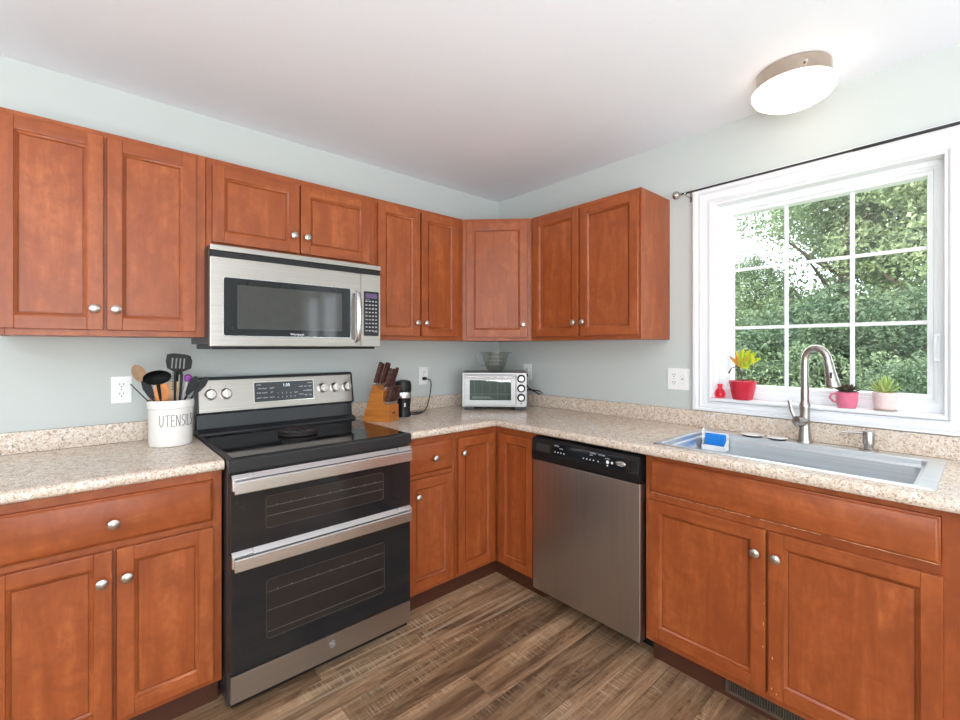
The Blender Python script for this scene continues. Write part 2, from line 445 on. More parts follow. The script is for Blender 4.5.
WM = Matrix.Translation((0, 1.972, -1.085))
def wpart(mb, name, mat, parent=None, **k):
    o = mb.build(name, mat, parent or win, **k)
    return o
cs = MB(WM)
sweep(cs, [(0, -.0003), (0, -.020), (.004, -.024), (.018, -.024), (.022, -.019), (.030, -.017), (.034, -.020), (.040, -.020), (.044, -.015), (.072, -.012), (.078, -.016), (.086, -.016), (.092, -.010), (.094, -.0003), (0, -.0003)], -2.478, -1.466, 1.0105, 2.152, .58)
wpart(cs, 'casing', 'trim')
jm = MB(WM)
ring(jm, WY0+.0005, WY1-.0005, WZ0+.0005, WZ1-.0005, WY0+.010, WY1-.010, WZ0+.010, WZ1-.010, -.004, .1395, .001)
wpart(jm, 'jamb', 'trim')
wpart(MB(WM).box(-.028, -.0042, WY0+.0002, WY1-.0002, WZ0-.0040, WZ0+.010, .003, 2), 'sill_nosing', 'trim')
fr = MB(WM)
sweep(fr, [(0, .055), (.018, .055), (.022, .060), (.030, .062), (.034, .072), (.048, .074), (.052, .098), (.052, .118), (0, .118), (0, .055)], WY0+.010, WY1-.010, WZ0+.025, WZ1-.010)
sash = wpart(fr, 'sash', 'vinyl')
GY0, GY1, GZ0, GZ1 = WY0+.060, WY1-.060, WZ0+.075, WZ1-.060
MB(WM).box(.056, .139, WY0+.0105, WY1-.0105, WZ0+.0102, WZ0+.0248).build('sill_stop', 'vinyl', win)
wpart(MB(WM).box(.103, .107, GY0, GY1, GZ0, GZ1), 'pane', 'pane', sash)
for y in (-1.852, -2.094): wpart(MB(WM).box(.092, .102, y-.0078, y+.0078, GZ0, GZ1, .003), 'glazing_bar', 'vinyl', sash)
for z in (1.724, 1.431): wpart(MB(WM).box(.0925, .1015, GY0, GY1, z-.0078, z+.0078, .003), 'glazing_bar', 'vinyl', sash)
lt = MB(WM)
lt.box(.050, .0545, -2.362, -2.343, 1.28, 1.385, .002)
lt.tube([(.049, -2.352, 1.37), (.040, -2.350, 1.372), (.036, -2.348, 1.36), (.036, -2.347, 1.315)], [.004, .005, .005, .0035], 8)
wpart(lt, 'latch', 'vinyl')

# ------------------------------------------------------------------ cabinets
def knob_mb(x, y, z, r=.0165):
    m = MB(); m.lathe([(.0045, 0), (.0045, .009), (r*.55, .012), (r*.95, .015), (r, .019), (r*.93, .0235), (r*.6, .027), (0, .0285)], 24, T(x, y, z) @ RX(PI/2))
    return m
def panel_door(x0, x1, z0, z1, yb, fw=.046, t=.0195, xf=None):
    """cope and stick door, back face at yb, front at yb - t"""
    yf = yb-t; m = MB(xf)
    m.box(x0, x0+fw, yf, yb, z0, z1, .0042, 2, 0); m.box(x1-fw, x1, yf, yb, z0, z1, .0042, 2, 0)
    m.box(x0+fw-.001, x1-fw+.001, yf+.0006, yb, z0, z0+fw, .0042, 2, 1); m.box(x0+fw-.001, x1-fw+.001, yf+.0006, yb, z1-fw, z1, .0042, 2, 1)
    tm = bmesh.new(); R = []
    a0, a1, b0, b1 = x0+fw-.002, x1-fw+.002, z0+fw-.002, z1-fw+.002
    for d, y in ((0, yf+.0015), (.0012, yf+.0018), (.0018, yf+.0055), (.0038, yf+.0060), (.0112, yf+.0125), (.0116, yf+.0165), (.0142, yf+.0165), (.0146, yf+.0125)):
        R.append([tm.verts.new(p) for p in ((a0+d, y, b0+d), (a1-d, y, b0+d), (a1-d, y, b1-d), (a0+d, y, b1-d))])
    for a, b in zip(R, R[1:]):
        for k in range(4):
            f = tm.faces.new((a[k], a[(k+1) % 4], b[(k+1) % 4], b[k])); f.material_index = 1 if k in (0, 2) else 0
    tm.faces.new(R[-1]).material_index = 0
    bmesh.ops.recalc_face_normals(tm, faces=tm.faces)
    m._in(tm)
    return m
def slab_front(x0, x1, z0, z1, yb, t=.0195, xf=None):
    yf = yb-t; m = MB(xf); tm = bmesh.new(); R = []
    for d, y in ((0, yb), (0, yf+.009), (.0015, yf+.0070), (.0040, yf+.0062), (.0052, yf+.0044), (.012, yf+.0006), (.0135, yf)):
        R.append([tm.verts.new(p) for p in ((x0+d, y, z0+d), (x1-d, y, z0+d), (x1-d, y, z1-d), (x0+d, y, z1-d))])
    for a, b in zip(R, R[1:]):
        for k in range(4): tm.faces.new((a[k], a[(k+1) % 4], b[(k+1) % 4], b[k]))
    tm.faces.new(R[-1]); tm.faces.new(R[0])
    bmesh.ops.recalc_face_normals(tm, faces=tm.faces)
    m._in(tm); return m
DM = ['wood_v', 'wood_h']
def chip_mb(specs, yf):
    """small bare worn spots: (x, z, w, h)"""
    m = MB(); rg = random.Random(3)
    for x, z, w, h in specs:
        n = 9; pts = []
        for k in range(n):
            a = 2*PI*k/n; q = .7+.5*rg.random()
            pts.append((x+w/2*.6*q*math.cos(a), z+h/2*.5*q*math.sin(a)))
        m.poly(pts, yf-.0003, yf+.0005, 'y')
    return m
def cabinet(name, label, loc, rotz, w, d, h, fronts, base=False, cat='cabinet', frames=None, group=None, toe_ext=(0, 0), hollow=None):
    """fronts: (kind, x0, x1, z0, z1, knob or None) in local coordinates, front plane y=-d"""
    c = thing(name, label, cat, loc, rotz, group)
    zb = .11 if base else 0
    e = .0006
    # carcass and face frame
    bd_ = MB()
    if hollow:      # open-topped carcass round the sink bowl
        bd_.box(e, w-e, -d+.019, -.001, zb, hollow); bd_.box(e, .017, -d+.019, -.001, hollow, h); bd_.box(w-.017, w-e, -d+.019, -.001, hollow, h)
        bd_.box(.017, w-.017, -.012, -.001, hollow, h)
    else: bd_.box(e, w-e, -d+.019, -.001, zb, h, .0012, 1)
    bd_.build('body', 'wood_v', c)
    ff = MB(); y0, y1 = -d, -d+.019
    (fx0, fx1, rails, mids) = frames
    ff.box(e, fx0, y0, y1, zb, h, .001, 1, 0); ff.box(fx1, w-e, y0, y1, zb, h, .001, 1, 0)
    for a, b in rails: ff.box(fx0, fx1, y0+.0002, y1, a, b, .0008, 1, 1)
    for a, b, p, q in mids: ff.box(a, b, y0+.0005, y1, p, q, .0008, 1, 0)
    ff.build('face_frame', DM, c)
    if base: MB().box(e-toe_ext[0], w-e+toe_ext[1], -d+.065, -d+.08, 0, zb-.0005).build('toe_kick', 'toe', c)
    for k, x0, x1, z0, z1, kn in fronts:
        if k == 'door': o = panel_door(x0, x1, z0, z1, -d-.0003).build('door', DM, c)
        elif k == 'false': o = slab_front(x0, x1, z0, z1, -d-.0003).build('false_front', 'wood_h', c)
        else: o = slab_front(x0, x1, z0, z1, -d-.0003).build('drawer', 'wood_h', c)
        if kn: knob_mb(kn[0], -d-.0195, kn[1]).build('knob', 'nickel', o)
    return c
UB, UT = 1.375, 2.133; UH = UT-UB
def up(w, splits, kz=.098, h=UH, z0=.022, top=.022, fx=.03, gap=.009, kn='in', left=None, right=None):
    """two-door front list"""
    l = left if left is not None else .012; r = w-(right if right is not None else .012)
    c = splits
    return [('door', l, c-gap/2, z0, h-top, (c-gap/2-.026, kz)), ('door', c+gap/2, r, z0, h-top, (c+gap/2+.026, kz))]
# wall cabinets on the back wall
x0 = -2.6175
cabinet('wall_cabinet', 'tall two-door wall cabinet at far left, above the utensil crock', (x0, 0, UB), 0, -2.0005-x0, .305, UH,
        up(-2.0005-x0, -2.325-x0, right=.037, left=.012), frames=(.035, -2.0005-x0-.038, [(0, .035), (UH-.035, UH)], [(-2.325-x0-.02, -2.325-x0+.02, .03, UH-.03)]))
cabinet('wall_cabinet', 'short two-door wall cabinet directly over the microwave', (-1.9995, 0, 1.7505), 0, .7805, .305, UT-1.7505,
        up(.7805, .3825, kz=.105, h=UT-1.7505, z0=.027, top=.031, left=.020, right=.035), frames=(.034, .7805-.036, [(0, .035), (UT-1.7505-.035, UT-1.7505)], [(.36, .40, .03, .35)]))
cabinet('wall_cabinet', 'two-door wall cabinet between the microwave and the corner cabinet', (-1.2185, 0, UB), 0, .608, .305, UH,
        up(.608, .2865, left=.012, right=.044), frames=(.032, .608-.045, [(0, .035), (UH-.035, UH)], [(.27, .30, .03, UH-.03)]))
# corner wall cabinet with the angled door
c = thing('corner_wall_cabinet', 'angled single-door corner wall cabinet above the toaster oven', 'cabinet', (0, 0, UB))
MB().poly([(-.001, -.001), (-.6095, -.001), (-.6095, -.2995), (-.2995, -.6095), (-.001, -.6095)], 0, UH, 'z', .001, 1).build('body', 'wood_v', c)
AX = T(-.6095, -.3045, 0) @ RZ(-PI/4)      # local x along the diagonal face
dw = .431
ff = MB(AX); ff.box(.0022, .036, -.0, .0115, 0, UH, .001, 1); ff.box(dw-.036, dw-.0022, -.0, .0115, 0, UH, .001, 1)
ff.box(.036, dw-.036, .0002, .0115, 0, .035, .0008, 1, 1); ff.box(.036, dw-.036, .0002, .0115, UH-.035, UH, .0008, 1, 1)
ff.build('face_frame', DM, c)
dd = panel_door(.027, dw-.027, .022, UH-.022, -.0003, xf=AX).build('door', DM, c)
kb = knob_mb(dw-.027-.026, -.0195, .098); bmesh.ops.transform(kb.bm, matrix=AX, verts=kb.bm.verts); kb.build('knob', 'nickel', dd)
# wall cabinet on the right wall
cabinet('wall_cabinet', 'two-door wall cabinet on the window wall, left of the window', (0, -.6105, UB), -PI/2, .728, .305, UH,
        up(.728, .366, left=.022, right=.010), frames=(.034, .728-.034, [(0, .035), (UH-.035, UH)], [(.35, .385, .03, UH-.03)]))

# base cabinets
BH = .8865
x0 = -2.610; w = -2.0035-x0
cabinet('base_cabinet', 'base cabinet left of the range with one wide drawer over two doors', (x0, 0, 0), 0, w, .61, BH,
        [('drawer', .012, w-.030, .706, .853, (-2.314-x0, .772)), ('door', .012, -2.3165-x0, .135, .684, (-2.3165-x0-.026, .592)), ('door', -2.3065-x0, w-.030, .135, .684, (-2.3065-x0+.026, .592))],
        True, frames=(.035, w-.034, [(.11, .148), (.672, .715), (.845, BH)], [(-2.33-x0, -2.29-x0, .14, .69)]))
x0 = -1.2285; w = .314
cabinet('base_cabinet', 'narrow base cabinet right of the range with one drawer over one door', (x0, 0, 0), 0, w, .61, BH,
        [('drawer', .018, -.936-x0, .703, .853, (-1.058-x0, .775)), ('door', .018, -.936-x0, .135, .682, (-1.160-x0, .600))],
        True, frames=(.034, w-.024, [(.11, .148), (.672, .715), (.845, BH)], []))
# corner base cabinet
c = thing('corner_base_cabinet', 'inside-corner base cabinet with two narrow doors meeting at a right angle', 'cabinet', (0, 0, 0))
MB().poly([(-.001, -.001), (-.9135, -.001), (-.9135, -.61), (-.61, -.61), (-.61, -.9135), (-.001, -.9135)], .11, BH, 'z', .001, 1).build('body', 'wood_v', c)
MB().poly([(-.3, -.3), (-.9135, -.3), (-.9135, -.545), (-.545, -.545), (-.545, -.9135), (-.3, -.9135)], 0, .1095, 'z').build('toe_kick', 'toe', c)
o = panel_door(-.901, -.634, .128, .852, -.6103).build('door', DM, c)
knob_mb(-.872, -.6295, .772).build('knob', 'nickel', o)
BX = RZ(-PI/2)
panel_door(.648, .904, .128, .852, -.6103, xf=BX).build('door', DM, c)
# sink base
yy = -1.5265; w = .921
c = cabinet('sink_cabinet', 'wide base cabinet under the sink with a false drawer front over two doors', (0, yy, 0), -PI/2, w, .61, BH,
        [('false', 1.551+yy, 2.395+yy, .733, .866, None), ('door', 1.546+yy, 1.9735+yy, .140, .703, (1.9735+yy-.028, .620)), ('door', 1.9815+yy, 2.400+yy, .140, .703, (1.9815+yy+.026, .620))],
        True, frames=(.036, w-.052, [(.11, .150), (.69, .745), (.862, BH)], [(.43, .47, .14, .7)]), hollow=.700)
doors = [o for o in c.children if o.name.startswith('door')]
for di, sp in ((0, (.441, .38, .004, .028)), (0, (.443, .45, .003, .012)), (0, (.440, .30, .004, .02)), (1, (.468, .275, .007, .022)), (1, (.466, .17, .006, .014)), (1, (.480, .158, .008, .010))):
    chip_mb([sp], -.6300).build('worn_spot', 'worn', doors[di])
ff_ = [o for o in c.children if o.name.startswith('false')][0]
rg = random.Random(21)
for a0, a1 in ((.030, .20), (.215, .40), (.43, .60), (.63, .865)):
    n = 26; pw_ = [.0003+.0013*abs(math.sin(k*.9+a0*9))*rg.random() for k in range(n)]
    MB().tube([(a0+(a1-a0)*k/(n-1), -.6236-.0006*math.sin(k), .7345+.0006*math.sin(k*.7)) for k in range(n)], pw_, 6).build('worn_edge', 'worn', ff_)
yy = -2.449; w = .45
cabinet('base_cabinet', 'base cabinet beyond the sink at the right edge of the picture', (0, yy, 0), -PI/2, w, .61, BH,
        [('drawer', .03, w-.014, .706, .853, (w/2, .775)), ('door', .03, w-.014, .135, .684, (.06, .6))],
        True, frames=(.036, w-.03, [(.11, .148), (.672, .715), (.845, BH)], []))
# toe kick vent grille under the sink cabinet
g = thing('floor_vent', 'bronze slotted heating vent in the toe kick under the sink cabinet', 'vent', (-.5455, -1.818, 0), -PI/2)
vw = .335
fv = MB(); fv.box(0, vw, -.008, -.0003, .022, .034, .001); fv.box(0, vw, -.008, -.0003, .088, .100, .001); fv.box(0, .012, -.008, -.0003, .034, .088, .001); fv.box(vw-.012, vw, -.008, -.0003, .034, .088, .001)
fv.build('frame', 'grill', g)
sl = MB()
for k in range(38): sl.box(.014+k*.0082, .0175+k*.0082, -.0065, -.001, .034, .088)
sl.build('slats', 'grill', g)
MB().box(.012, vw-.012, -.0012, -.0003, .034, .088).build('backing', 'slot', g)

# ------------------------------------------------------------------ countertops with backsplash
CT = .925; CB = .888
def counter_slab(name, outer, hole, front_edges, parent):
    bm = bmesh.new()
    lo = [bm.verts.new((x, y, CT)) for x, y in outer]
    es = [bm.edges.new((lo[i], lo[(i+1) % len(lo)])) for i in range(len(lo))]
    if hole:
        hv = [bm.verts.new((x, y, CT)) for x, y in hole]
        es += [bm.edges.new((hv[i], hv[(i+1) % len(hv)])) for i in range(len(hv))]
    bmesh.ops.triangle_fill(bm, edges=es, use_beauty=True)
    r = bmesh.ops.extrude_face_region(bm, geom=bm.faces[:])
    for v in [g for g in r['geom'] if isinstance(g, bmesh.types.BMVert)]: v.co.z = CB
    bmesh.ops.recalc_face_normals(bm, faces=bm.faces)
    sel = []
    for e in bm.edges:
        a, b = e.verts
        if abs(a.co.z-b.co.z) > 1e-5: continue
        for (p, q) in front_edges:
            if all(min(math.dist(v.co.xy, p), math.dist(v.co.xy, q)) < 1e-4 for v in (a, b)) and (a.co-b.co).length > .01: sel.append(e)
    bmesh.ops.bevel(bm, geom=sel, offset=.014, segments=5, profile=.5, affect='EDGES')
    m = MB(); m.bm = bm; return m.build(name, 'granite', parent, sharp=30)
c = thing('countertop', 'speckled beige countertop left of the range holding the utensil crock', 'countertop', (-2.32, 0, 0))
OFF = Matrix.Translation((2.32, 0, 0))
p = [(-2.64, -.001), (-2.64, -.65), (-2.0035, -.65), (-2.0035, -.001)]
o = counter_slab('top', p, None, [(p[1], p[2])], c); o.location = (2.32, 0, 0)
bs = MB(OFF).box(-2.64, -2.0035, -.021, -.001, CT+.0003, 1.008, .003, 2).build('backsplash', 'granite', c)
c = thing('countertop', 'L-shaped speckled beige countertop running from the range round the corner under the window', 'countertop', (0, 0, 0))
HY0, HY1, HX0, HX1 = -2.370, -1.548, -.565, -.072
p = [(-.001, -.001), (-1.2285, -.001), (-1.2285, -.65), (-.65, -.65), (-.65, -2.9), (-.001, -2.9)]
hole = [(HX0, HY0), (HX0, HY1), (HX1, HY1), (HX1, HY0)]
counter_slab('top', p, hole, [(p[2], p[3]), (p[3], p[4])], c)
MB().box(-1.2285, -.0215, -.021, -.001, CT+.0003, 1.008, .003, 2).build('backsplash', 'granite', c)
MB().box(-.021, -.001, -2.9, -.001, CT+.0003, 1.008, .003, 2).build('backsplash', 'granite', c)

# ------------------------------------------------------------------ range
R = thing('range', 'freestanding stainless and black electric range with double oven', 'range', (-1.616, 0, 0))
rw = .380
MB().box(-rw, rw, -.655, -.03, .03, .905, .003).build('body', 'greyblack', R)
for sx in (-1, 1):
    for y in (-.6, -.08): MB().lathe([(0, 0), (.018, 0), (.018, .006), (.01, .01), (.01, .031)], 12, T(sx*.34, y, 0)).build('foot', 'blackplastic', R)
# cooktop with front trim
ct = MB(); ct.poly([(-.030, .9055), (-.030, .930), (-.683, .930), (-.690, .924), (-.690, .883), (-.672, .883), (-.672, .9055)], -rw-.003, rw+.003, 'x', .002, 2); cto = ct.build('cooktop_frame', 'black', R)
gl = MB().box(-rw+.014, rw-.014, -.668, -.105, .9303, .9325, .001).build('glass_top', 'cooktop', R)
for bx, by, br_ in ((-.19, -.24, .08), (.19, -.24, .10), (-.19, -.50, .11), (.19, -.50, .08), (0, -.22, .055)):
    m = MB()
    for q in (br_, br_*.62): m.lathe([(q-.0012, 0), (q+.0012, 0), (q+.0012, .0002), (q-.0012, .0002), (q-.0012, 0)], 56, T(bx, by, .9326))
    m.build('burner_ring', 'ring', gl)
MB().box(-rw+.006, rw-.006, -.6715, -.656, .866, .905, .002).build('front_trim', 'black', R)
vg = MB()
for k in range(30): vg.box(-.36+k*.0245, -.345+k*.0245, -.6735, -.671, .869, .877)
vg.build('vent_slots', 'slot', R)
# back guard
bg_ = MB(); bg_.poly([(-.03, .905), (-.125, .905), (-.125, .938), (-.110, .947), (-.078, .953), (-.070, 1.022), (-.03, 1.022)], -rw, rw, 'x', .0015, 1)
bg_.build('back_guard', 'greyblack', R)
BG = MB(); BG.poly([(-.022, 1.0), (-.086, 1.024), (-.098, 1.028), (-.070, 1.186), (-.060, 1.192), (-.022, 1.192)], -rw-.002, rw+.002, 'x', .002, 2); BG.build('control_housing', 'black', R)
ang = math.atan2(.028, .158)
CPM = T(0, -.0985, 1.0285) @ RX(-ang)      # local z runs up the sloped face, -y outwards
cp = MB(CPM).box(-rw+.006, rw-.010, -.003, .0006, .003, .152, .0012).build('control_panel', 'steel', R)
dp = MB(CPM); dp.box(-.139, .152, -.0050, -.0030, .035, .131, .001); dp = dp.build('display_glass', 'panel_glass', R)
fr_ = MB(CPM)
for a in ((-.142, .155, .031, .035), (-.142, .155, .131, .135), (-.142, -.139, .035, .131), (.152, .155, .035, .131)): fr_.box(a[0], a[1], -.0058, -.003, a[2], a[3])
fr_.build('display_frame', 'chrome', R)
rg = random.Random(11); tx = MB(CPM)
MB(CPM).text('1:35', .021, T(.015, -.0052, .112) @ FRONT).build('clock_digits', 'digits', dp)
for (cx_, zz, s_) in [(-.118, .118, 'OVEN'), (-.112, .100, 'BAKE'), (-.09, .100, 'BROIL'), (-.057, .100, 'WARM'), (-.118, .078, 'TIMER'), (-.09, .078, 'ROAST'), (-.057, .078, 'SET'), (-.118, .054, 'LIGHT'), (-.09, .054, 'CLEAN'), (-.057, .054, 'DELAY'),
                      (.088, .100, 'START'), (.112, .100, 'OFF'), (.135, .118, 'LOWER'), (.135, .100, 'BAKE'), (.112, .078, 'PROOF'), (.088, .060, 'COOK'), (.112, .054, 'TIME'), (.135, .078, 'BROIL'), (.135, .054, 'OFF')]:
    tx.text(s_, .0078, T(cx_, -.0052, zz) @ FRONT, .0001)
for r_ in range(2):
    for k in range(5): tx.text(str(r_*5+k+1 if r_*5+k < 9 else 0), .010, T(-.028+k*.021, -.0052, .072-r_*.020) @ FRONT, .0001)
tx.text('OFF', .007, T(.064, -.0052, .072) @ FRONT, .0001)
tx.build('display_print', 'print', dp)
for kx in (-.327, -.263, .204, .272, .341):
    k = MB(CPM); A = T(kx, -.003, .085) @ RX(PI/2)
    k.lathe([(.027, 0), (.027, .003), (.022, .005), (.0205, .022), (.0185, .026), (0, .027)], 28, A)
    k.box(-.0045, .0045, -.0205, .0205, .0262, .034, .002, 2, mat=A)
    ko = k.build('knob', 'nickel', R)
    mk = MB(CPM)
    mk.box(kx-.001, kx+.001, -.0034, -.003, .118, .124)
    mk.build('dial_print', 'ink', cp)
# oven doors
def oven_door(z0, z1, wx0, wx1, wz0, wz1, racks):
    d = MB(); d.box(-rw+.004, rw-.004, -.690, -.6565, z0, z1, .003)
    do = d.build('oven_door', 'blackglass', R)
    wn = MB(); tm = bmesh.new(); n = 6; pts = []
    for cx_, cz_, a0 in ((wx1-.012, wz1-.012, 0), (wx0+.012, wz1-.012, 90), (wx0+.012, wz0+.012, 180), (wx1-.012, wz0+.012, 270)):
        for k in range(n): a = math.radians(a0+90*k/(n-1)); pts.append((cx_+.012*math.cos(a), cz_+.012*math.sin(a)))
    wn.poly(pts, -.6908, -.689, 'y'); wo = wn.build('window', 'ovenglass', do)
    ed = MB(); ed.tube([(a, -.6908, b) for a, b in pts], .0009, 4, closed=True); ed.build('window_edge', 'edgeline', do)
    for z, bumps in racks:
        rk = MB(); rk.box(wx0+.004, wx1-.004, -.6914, -.6909, z-.0008, z+.0008)
        if bumps:
            for k in range(9): rk.box(wx0+.04+k*(wx1-wx0-.08)/8-.002, wx0+.04+k*(wx1-wx0-.08)/8+.002, -.6914, -.6909, z, z+.005)
        rk.build('rack', 'rackline', do)
    # bar handle with end brackets
    hz = z1-.024
    pr = [(-.7285, hz-.024), (-.725, hz-.027), (-.712, hz-.027), (-.708, hz-.023), (-.708, hz+.017), (-.712, hz+.021), (-.723, hz+.020), (-.7285, hz+.016)]
    h = MB(); h.poly(pr, -rw+.010, rw-.018, 'x', .001, 1); ho = h.build('handle', 'handle_steel', do)
    for sx in (-1, 1):
        a, b = sorted((sx*(rw-.006), sx*(rw-.075)))
        MB().poly([(-.6905, hz+.037), (-.6905, hz-.018), (-.7078, hz-.018), (-.7078, hz+.024), (-.694, hz+.037)], a, b, 'x', .001, 1).build('bracket', 'handle_steel', ho)
    st = MB(); st.poly([(-.6905, hz+.036), (-.6905, hz+.006), (-.7078, hz+.006), (-.7078, hz+.019)], -rw+.076, rw-.076, 'x', .001, 1); st.build('handle_ledge', 'handle_steel', ho)
    return do
oven_door(.592, .862, -.258, .235, .655, .775, [(.700, False), (.735, True)])
oven_door(.153, .586, -.256, .240, .240, .462, [(.415, True), (.345, False), (.265, False)])
bp = MB().box(-rw+.004, rw-.004, -.690, -.6565, .052, .150, .002).build('bottom_panel', 'steel', R)
bd = MB(); A = T(.0, -.6902, .110) @ FRONT
bd.lathe([(.0125, 0), (.0145, 0), (.0145, .0008), (.0125, .0008), (.0125, 0)], 28, A)
for k in range(4):
    a = k*PI/2; bd.tube([(Vector((math.cos(a+j*.35)*(.004+.0017*j), math.sin(a+j*.35)*(.004+.0017*j), .0004))) for j in range(5)], .0007, 5, mat=A)
bd.text('GE', .011, A, .0006)
bd.build('round_badge', 'printgrey', bp)
MB().box(-rw+.01, rw-.01, -.672, -.656, .03, .0515, .001).build('kick_strip', 'blackplastic', R)

# ------------------------------------------------------------------ microwave
MW = thing('microwave', 'over-the-range stainless microwave with black window under the short cabinet', 'microwave', (-1.6215, 0, 1.325))
mw = .380; MH = .423
MB().box(-mw-.004, mw, -.383, -.001, .022, MH+.0015, .002).build('body', 'greyblack', MW)
MB().box(-mw+.012, mw-.012, -.375, -.03, .0, .0215, .004).build('underside', 'blackplastic', MW)
MB().box(-mw-.004, mw, -.416, -.3835, .402, MH+.001, .003).build('top_trim', 'steel', MW)
MB().box(-mw+.002, mw-.002, -.409, -.3835, .377, .4015, .001).build('vent_grille', 'blackplastic', MW)
dr = MB(); dr.box(-mw-.004, .272, -.412, -.3835, .012, .3765, .004); dr = dr.build('door', 'steel', MW)
def rrect(x0, x1, z0, z1, r, n=5):
    pts = []
    for cx_, cz_, a0 in ((x1-r, z1-r, 0), (x0+r, z1-r, 90), (x0+r, z0+r, 180), (x1-r, z0+r, 270)):
        for k in range(n+1): a = math.radians(a0+90*k/n); pts.append((cx_+r*math.cos(a), cz_+r*math.sin(a)))
    return pts
pts = rrect(-.336, .217, .055, .296, .010)
wb = MB(); wb.poly(pts, -.4135, -.4118, 'y'); wb = wb.build('window_surround', 'blackglass', dr)
m = MB(); m.tube([(a, -.4125, b) for a, b in pts], .002, 6, closed=True); m.build('window_bead', 'handle_steel', dr)
MB().poly(rrect(-.285, .172, .085, .268, .006), -.4143, -.4133, 'y').build('window', 'mwglass', wb)
MB().text('Whirlpool', .0145, T(-.04, -.4138, .066) @ FRONT, .0003).build('logo', 'print', wb)
hb = MB(); hb.tube([(.243, -.412, .282), (.243, -.435, .276), (.243, -.4475, .25), (.243, -.452, .19), (.243, -.452, .13), (.243, -.4475, .07), (.243, -.435, .044), (.243, -.412, .038)], [.010, .011, .013, .0145, .0145, .013, .011, .010], 14, flat=.75)
hb.build('handle', 'handle_steel', dr)
pn = MB(); pn.box(.2735, mw, -.412, -.3835, .012, .3765, .004); pn = pn.build('control_panel', 'steel', MW)
kp = MB(); kp.poly(rrect(.287, .370, .066, .290, .005), -.4135, -.4118, 'y'); kp = kp.build('keypad', 'blackglass', pn)
MB().box(.297, .360, -.4142, -.4134, .256, .279, .001).build('display', 'violet', kp)
bt = MB()
for r_ in range(9):
    for k in range(4):
        z = .240-r_*.0185; bt.box(.296+k*.0175, .3065+k*.0175, -.4140, -.4134, z-.0032, z+.0032)
bt.text('CLOCK', .0065, T(.306, -.4140, .249) @ FRONT, .0001); bt.text('START', .009, T(.354, -.4142, .085) @ FRONT, .0002)
bt.build('key_print', 'printgrey', kp)

# ------------------------------------------------------------------ dishwasher
D = thing('dishwasher', 'stainless dishwasher with black control strip left of the sink cabinet', 'dishwasher', (0, -.9165, 0), -PI/2)
dwd = .6065
MB().box(.004, dwd-.004, -.600, -.02, .105, .880, .002).build('body', 'blackplastic', D)
for a in (.05, dwd-.05):
    MB().lathe([(0, 0), (.016, 0), (.016, .005), (.008, .008), (.008, .106)], 12, T(a, -.3, 0)).build('foot', 'blackplastic', D)
dd = MB().box(.003, dwd-.007, -.640, -.6005, .092, .757, .004, 3).build('door', 'steel_dark', D)
cn = MB(); cn.poly([(-.6005, .7575), (-.643, .7575), (-.650, .770), (-.652, .800), (-.645, .862), (-.638, .873), (-.6005, .873)], .003, dwd-.007, 'x', .003, 2)
cn = cn.build('control_panel', 'blackplastic', D)
DA = math.atan2(.007, .062); DC = T(0, -.6525, .800) @ RX(-DA)
pl = MB(DC)
pl.poly(rrect(.135, dwd-.045, .004, .058, .004), -.0022, .0008, 'y'); pl.build('button_strip', 'blackglass', cn)
MB(DC).poly(rrect(.035, .120, .010, .046, .004), -.0018, .0010, 'y').build('latch_grip', 'greyblack', cn)
tp = MB(DC)
for (cx_, zz, s_, q) in [(.165, .050, 'CYCLES', .008), (.195, .040, 'NORMAL', .006), (.375, .050, 'OPTIONS', .007), (.420, .050, 'HIGH TEMP', .0068), (.450, .040, 'HEAT DRY', .005), (.365, .042, 'DELAY', .0055)]:
    tp.text(s_, q, T(cx_, -.0024, zz) @ FRONT, .0001)
for cx_ in (.158, .176, .194, .212, .325, .343, .361, .379, .404): tp.lathe([(0, 0), (.003, 0), (.003, .0006), (0, .0006)], 12, T(cx_, -.0023, .020) @ FRONT)
tp.lathe([(0, 0), (.0075, 0), (.0075, .0006), (0, .0006)], 18, T(.452, -.0023, .026) @ FRONT); tp.lathe([(0, 0), (.005, 0), (.005, .0006), (0, .0006)], 14, T(.474, -.0023, .026) @ FRONT)
tp.box(.449, .455, -.0028, -.0022, .008, .014)
tp.build('button_print', 'print', cn)
lg = MB(DC).lathe([(0, 0), (.024, 0), (.022, .0012), (0, .0012)], 28, T(.515, -.0022, .030) @ FRONT, sy=.45).build('logo_oval', 'handle_steel', cn)
MB(DC).text('Whirlpool', .0095, T(.515, -.0036, .030) @ FRONT, .0002).build('logo', 'ink', lg)
MB().box(.003, dwd-.003, -.505, -.495, .012, .091, .001).build('kick_plate', 'blackplastic', D)

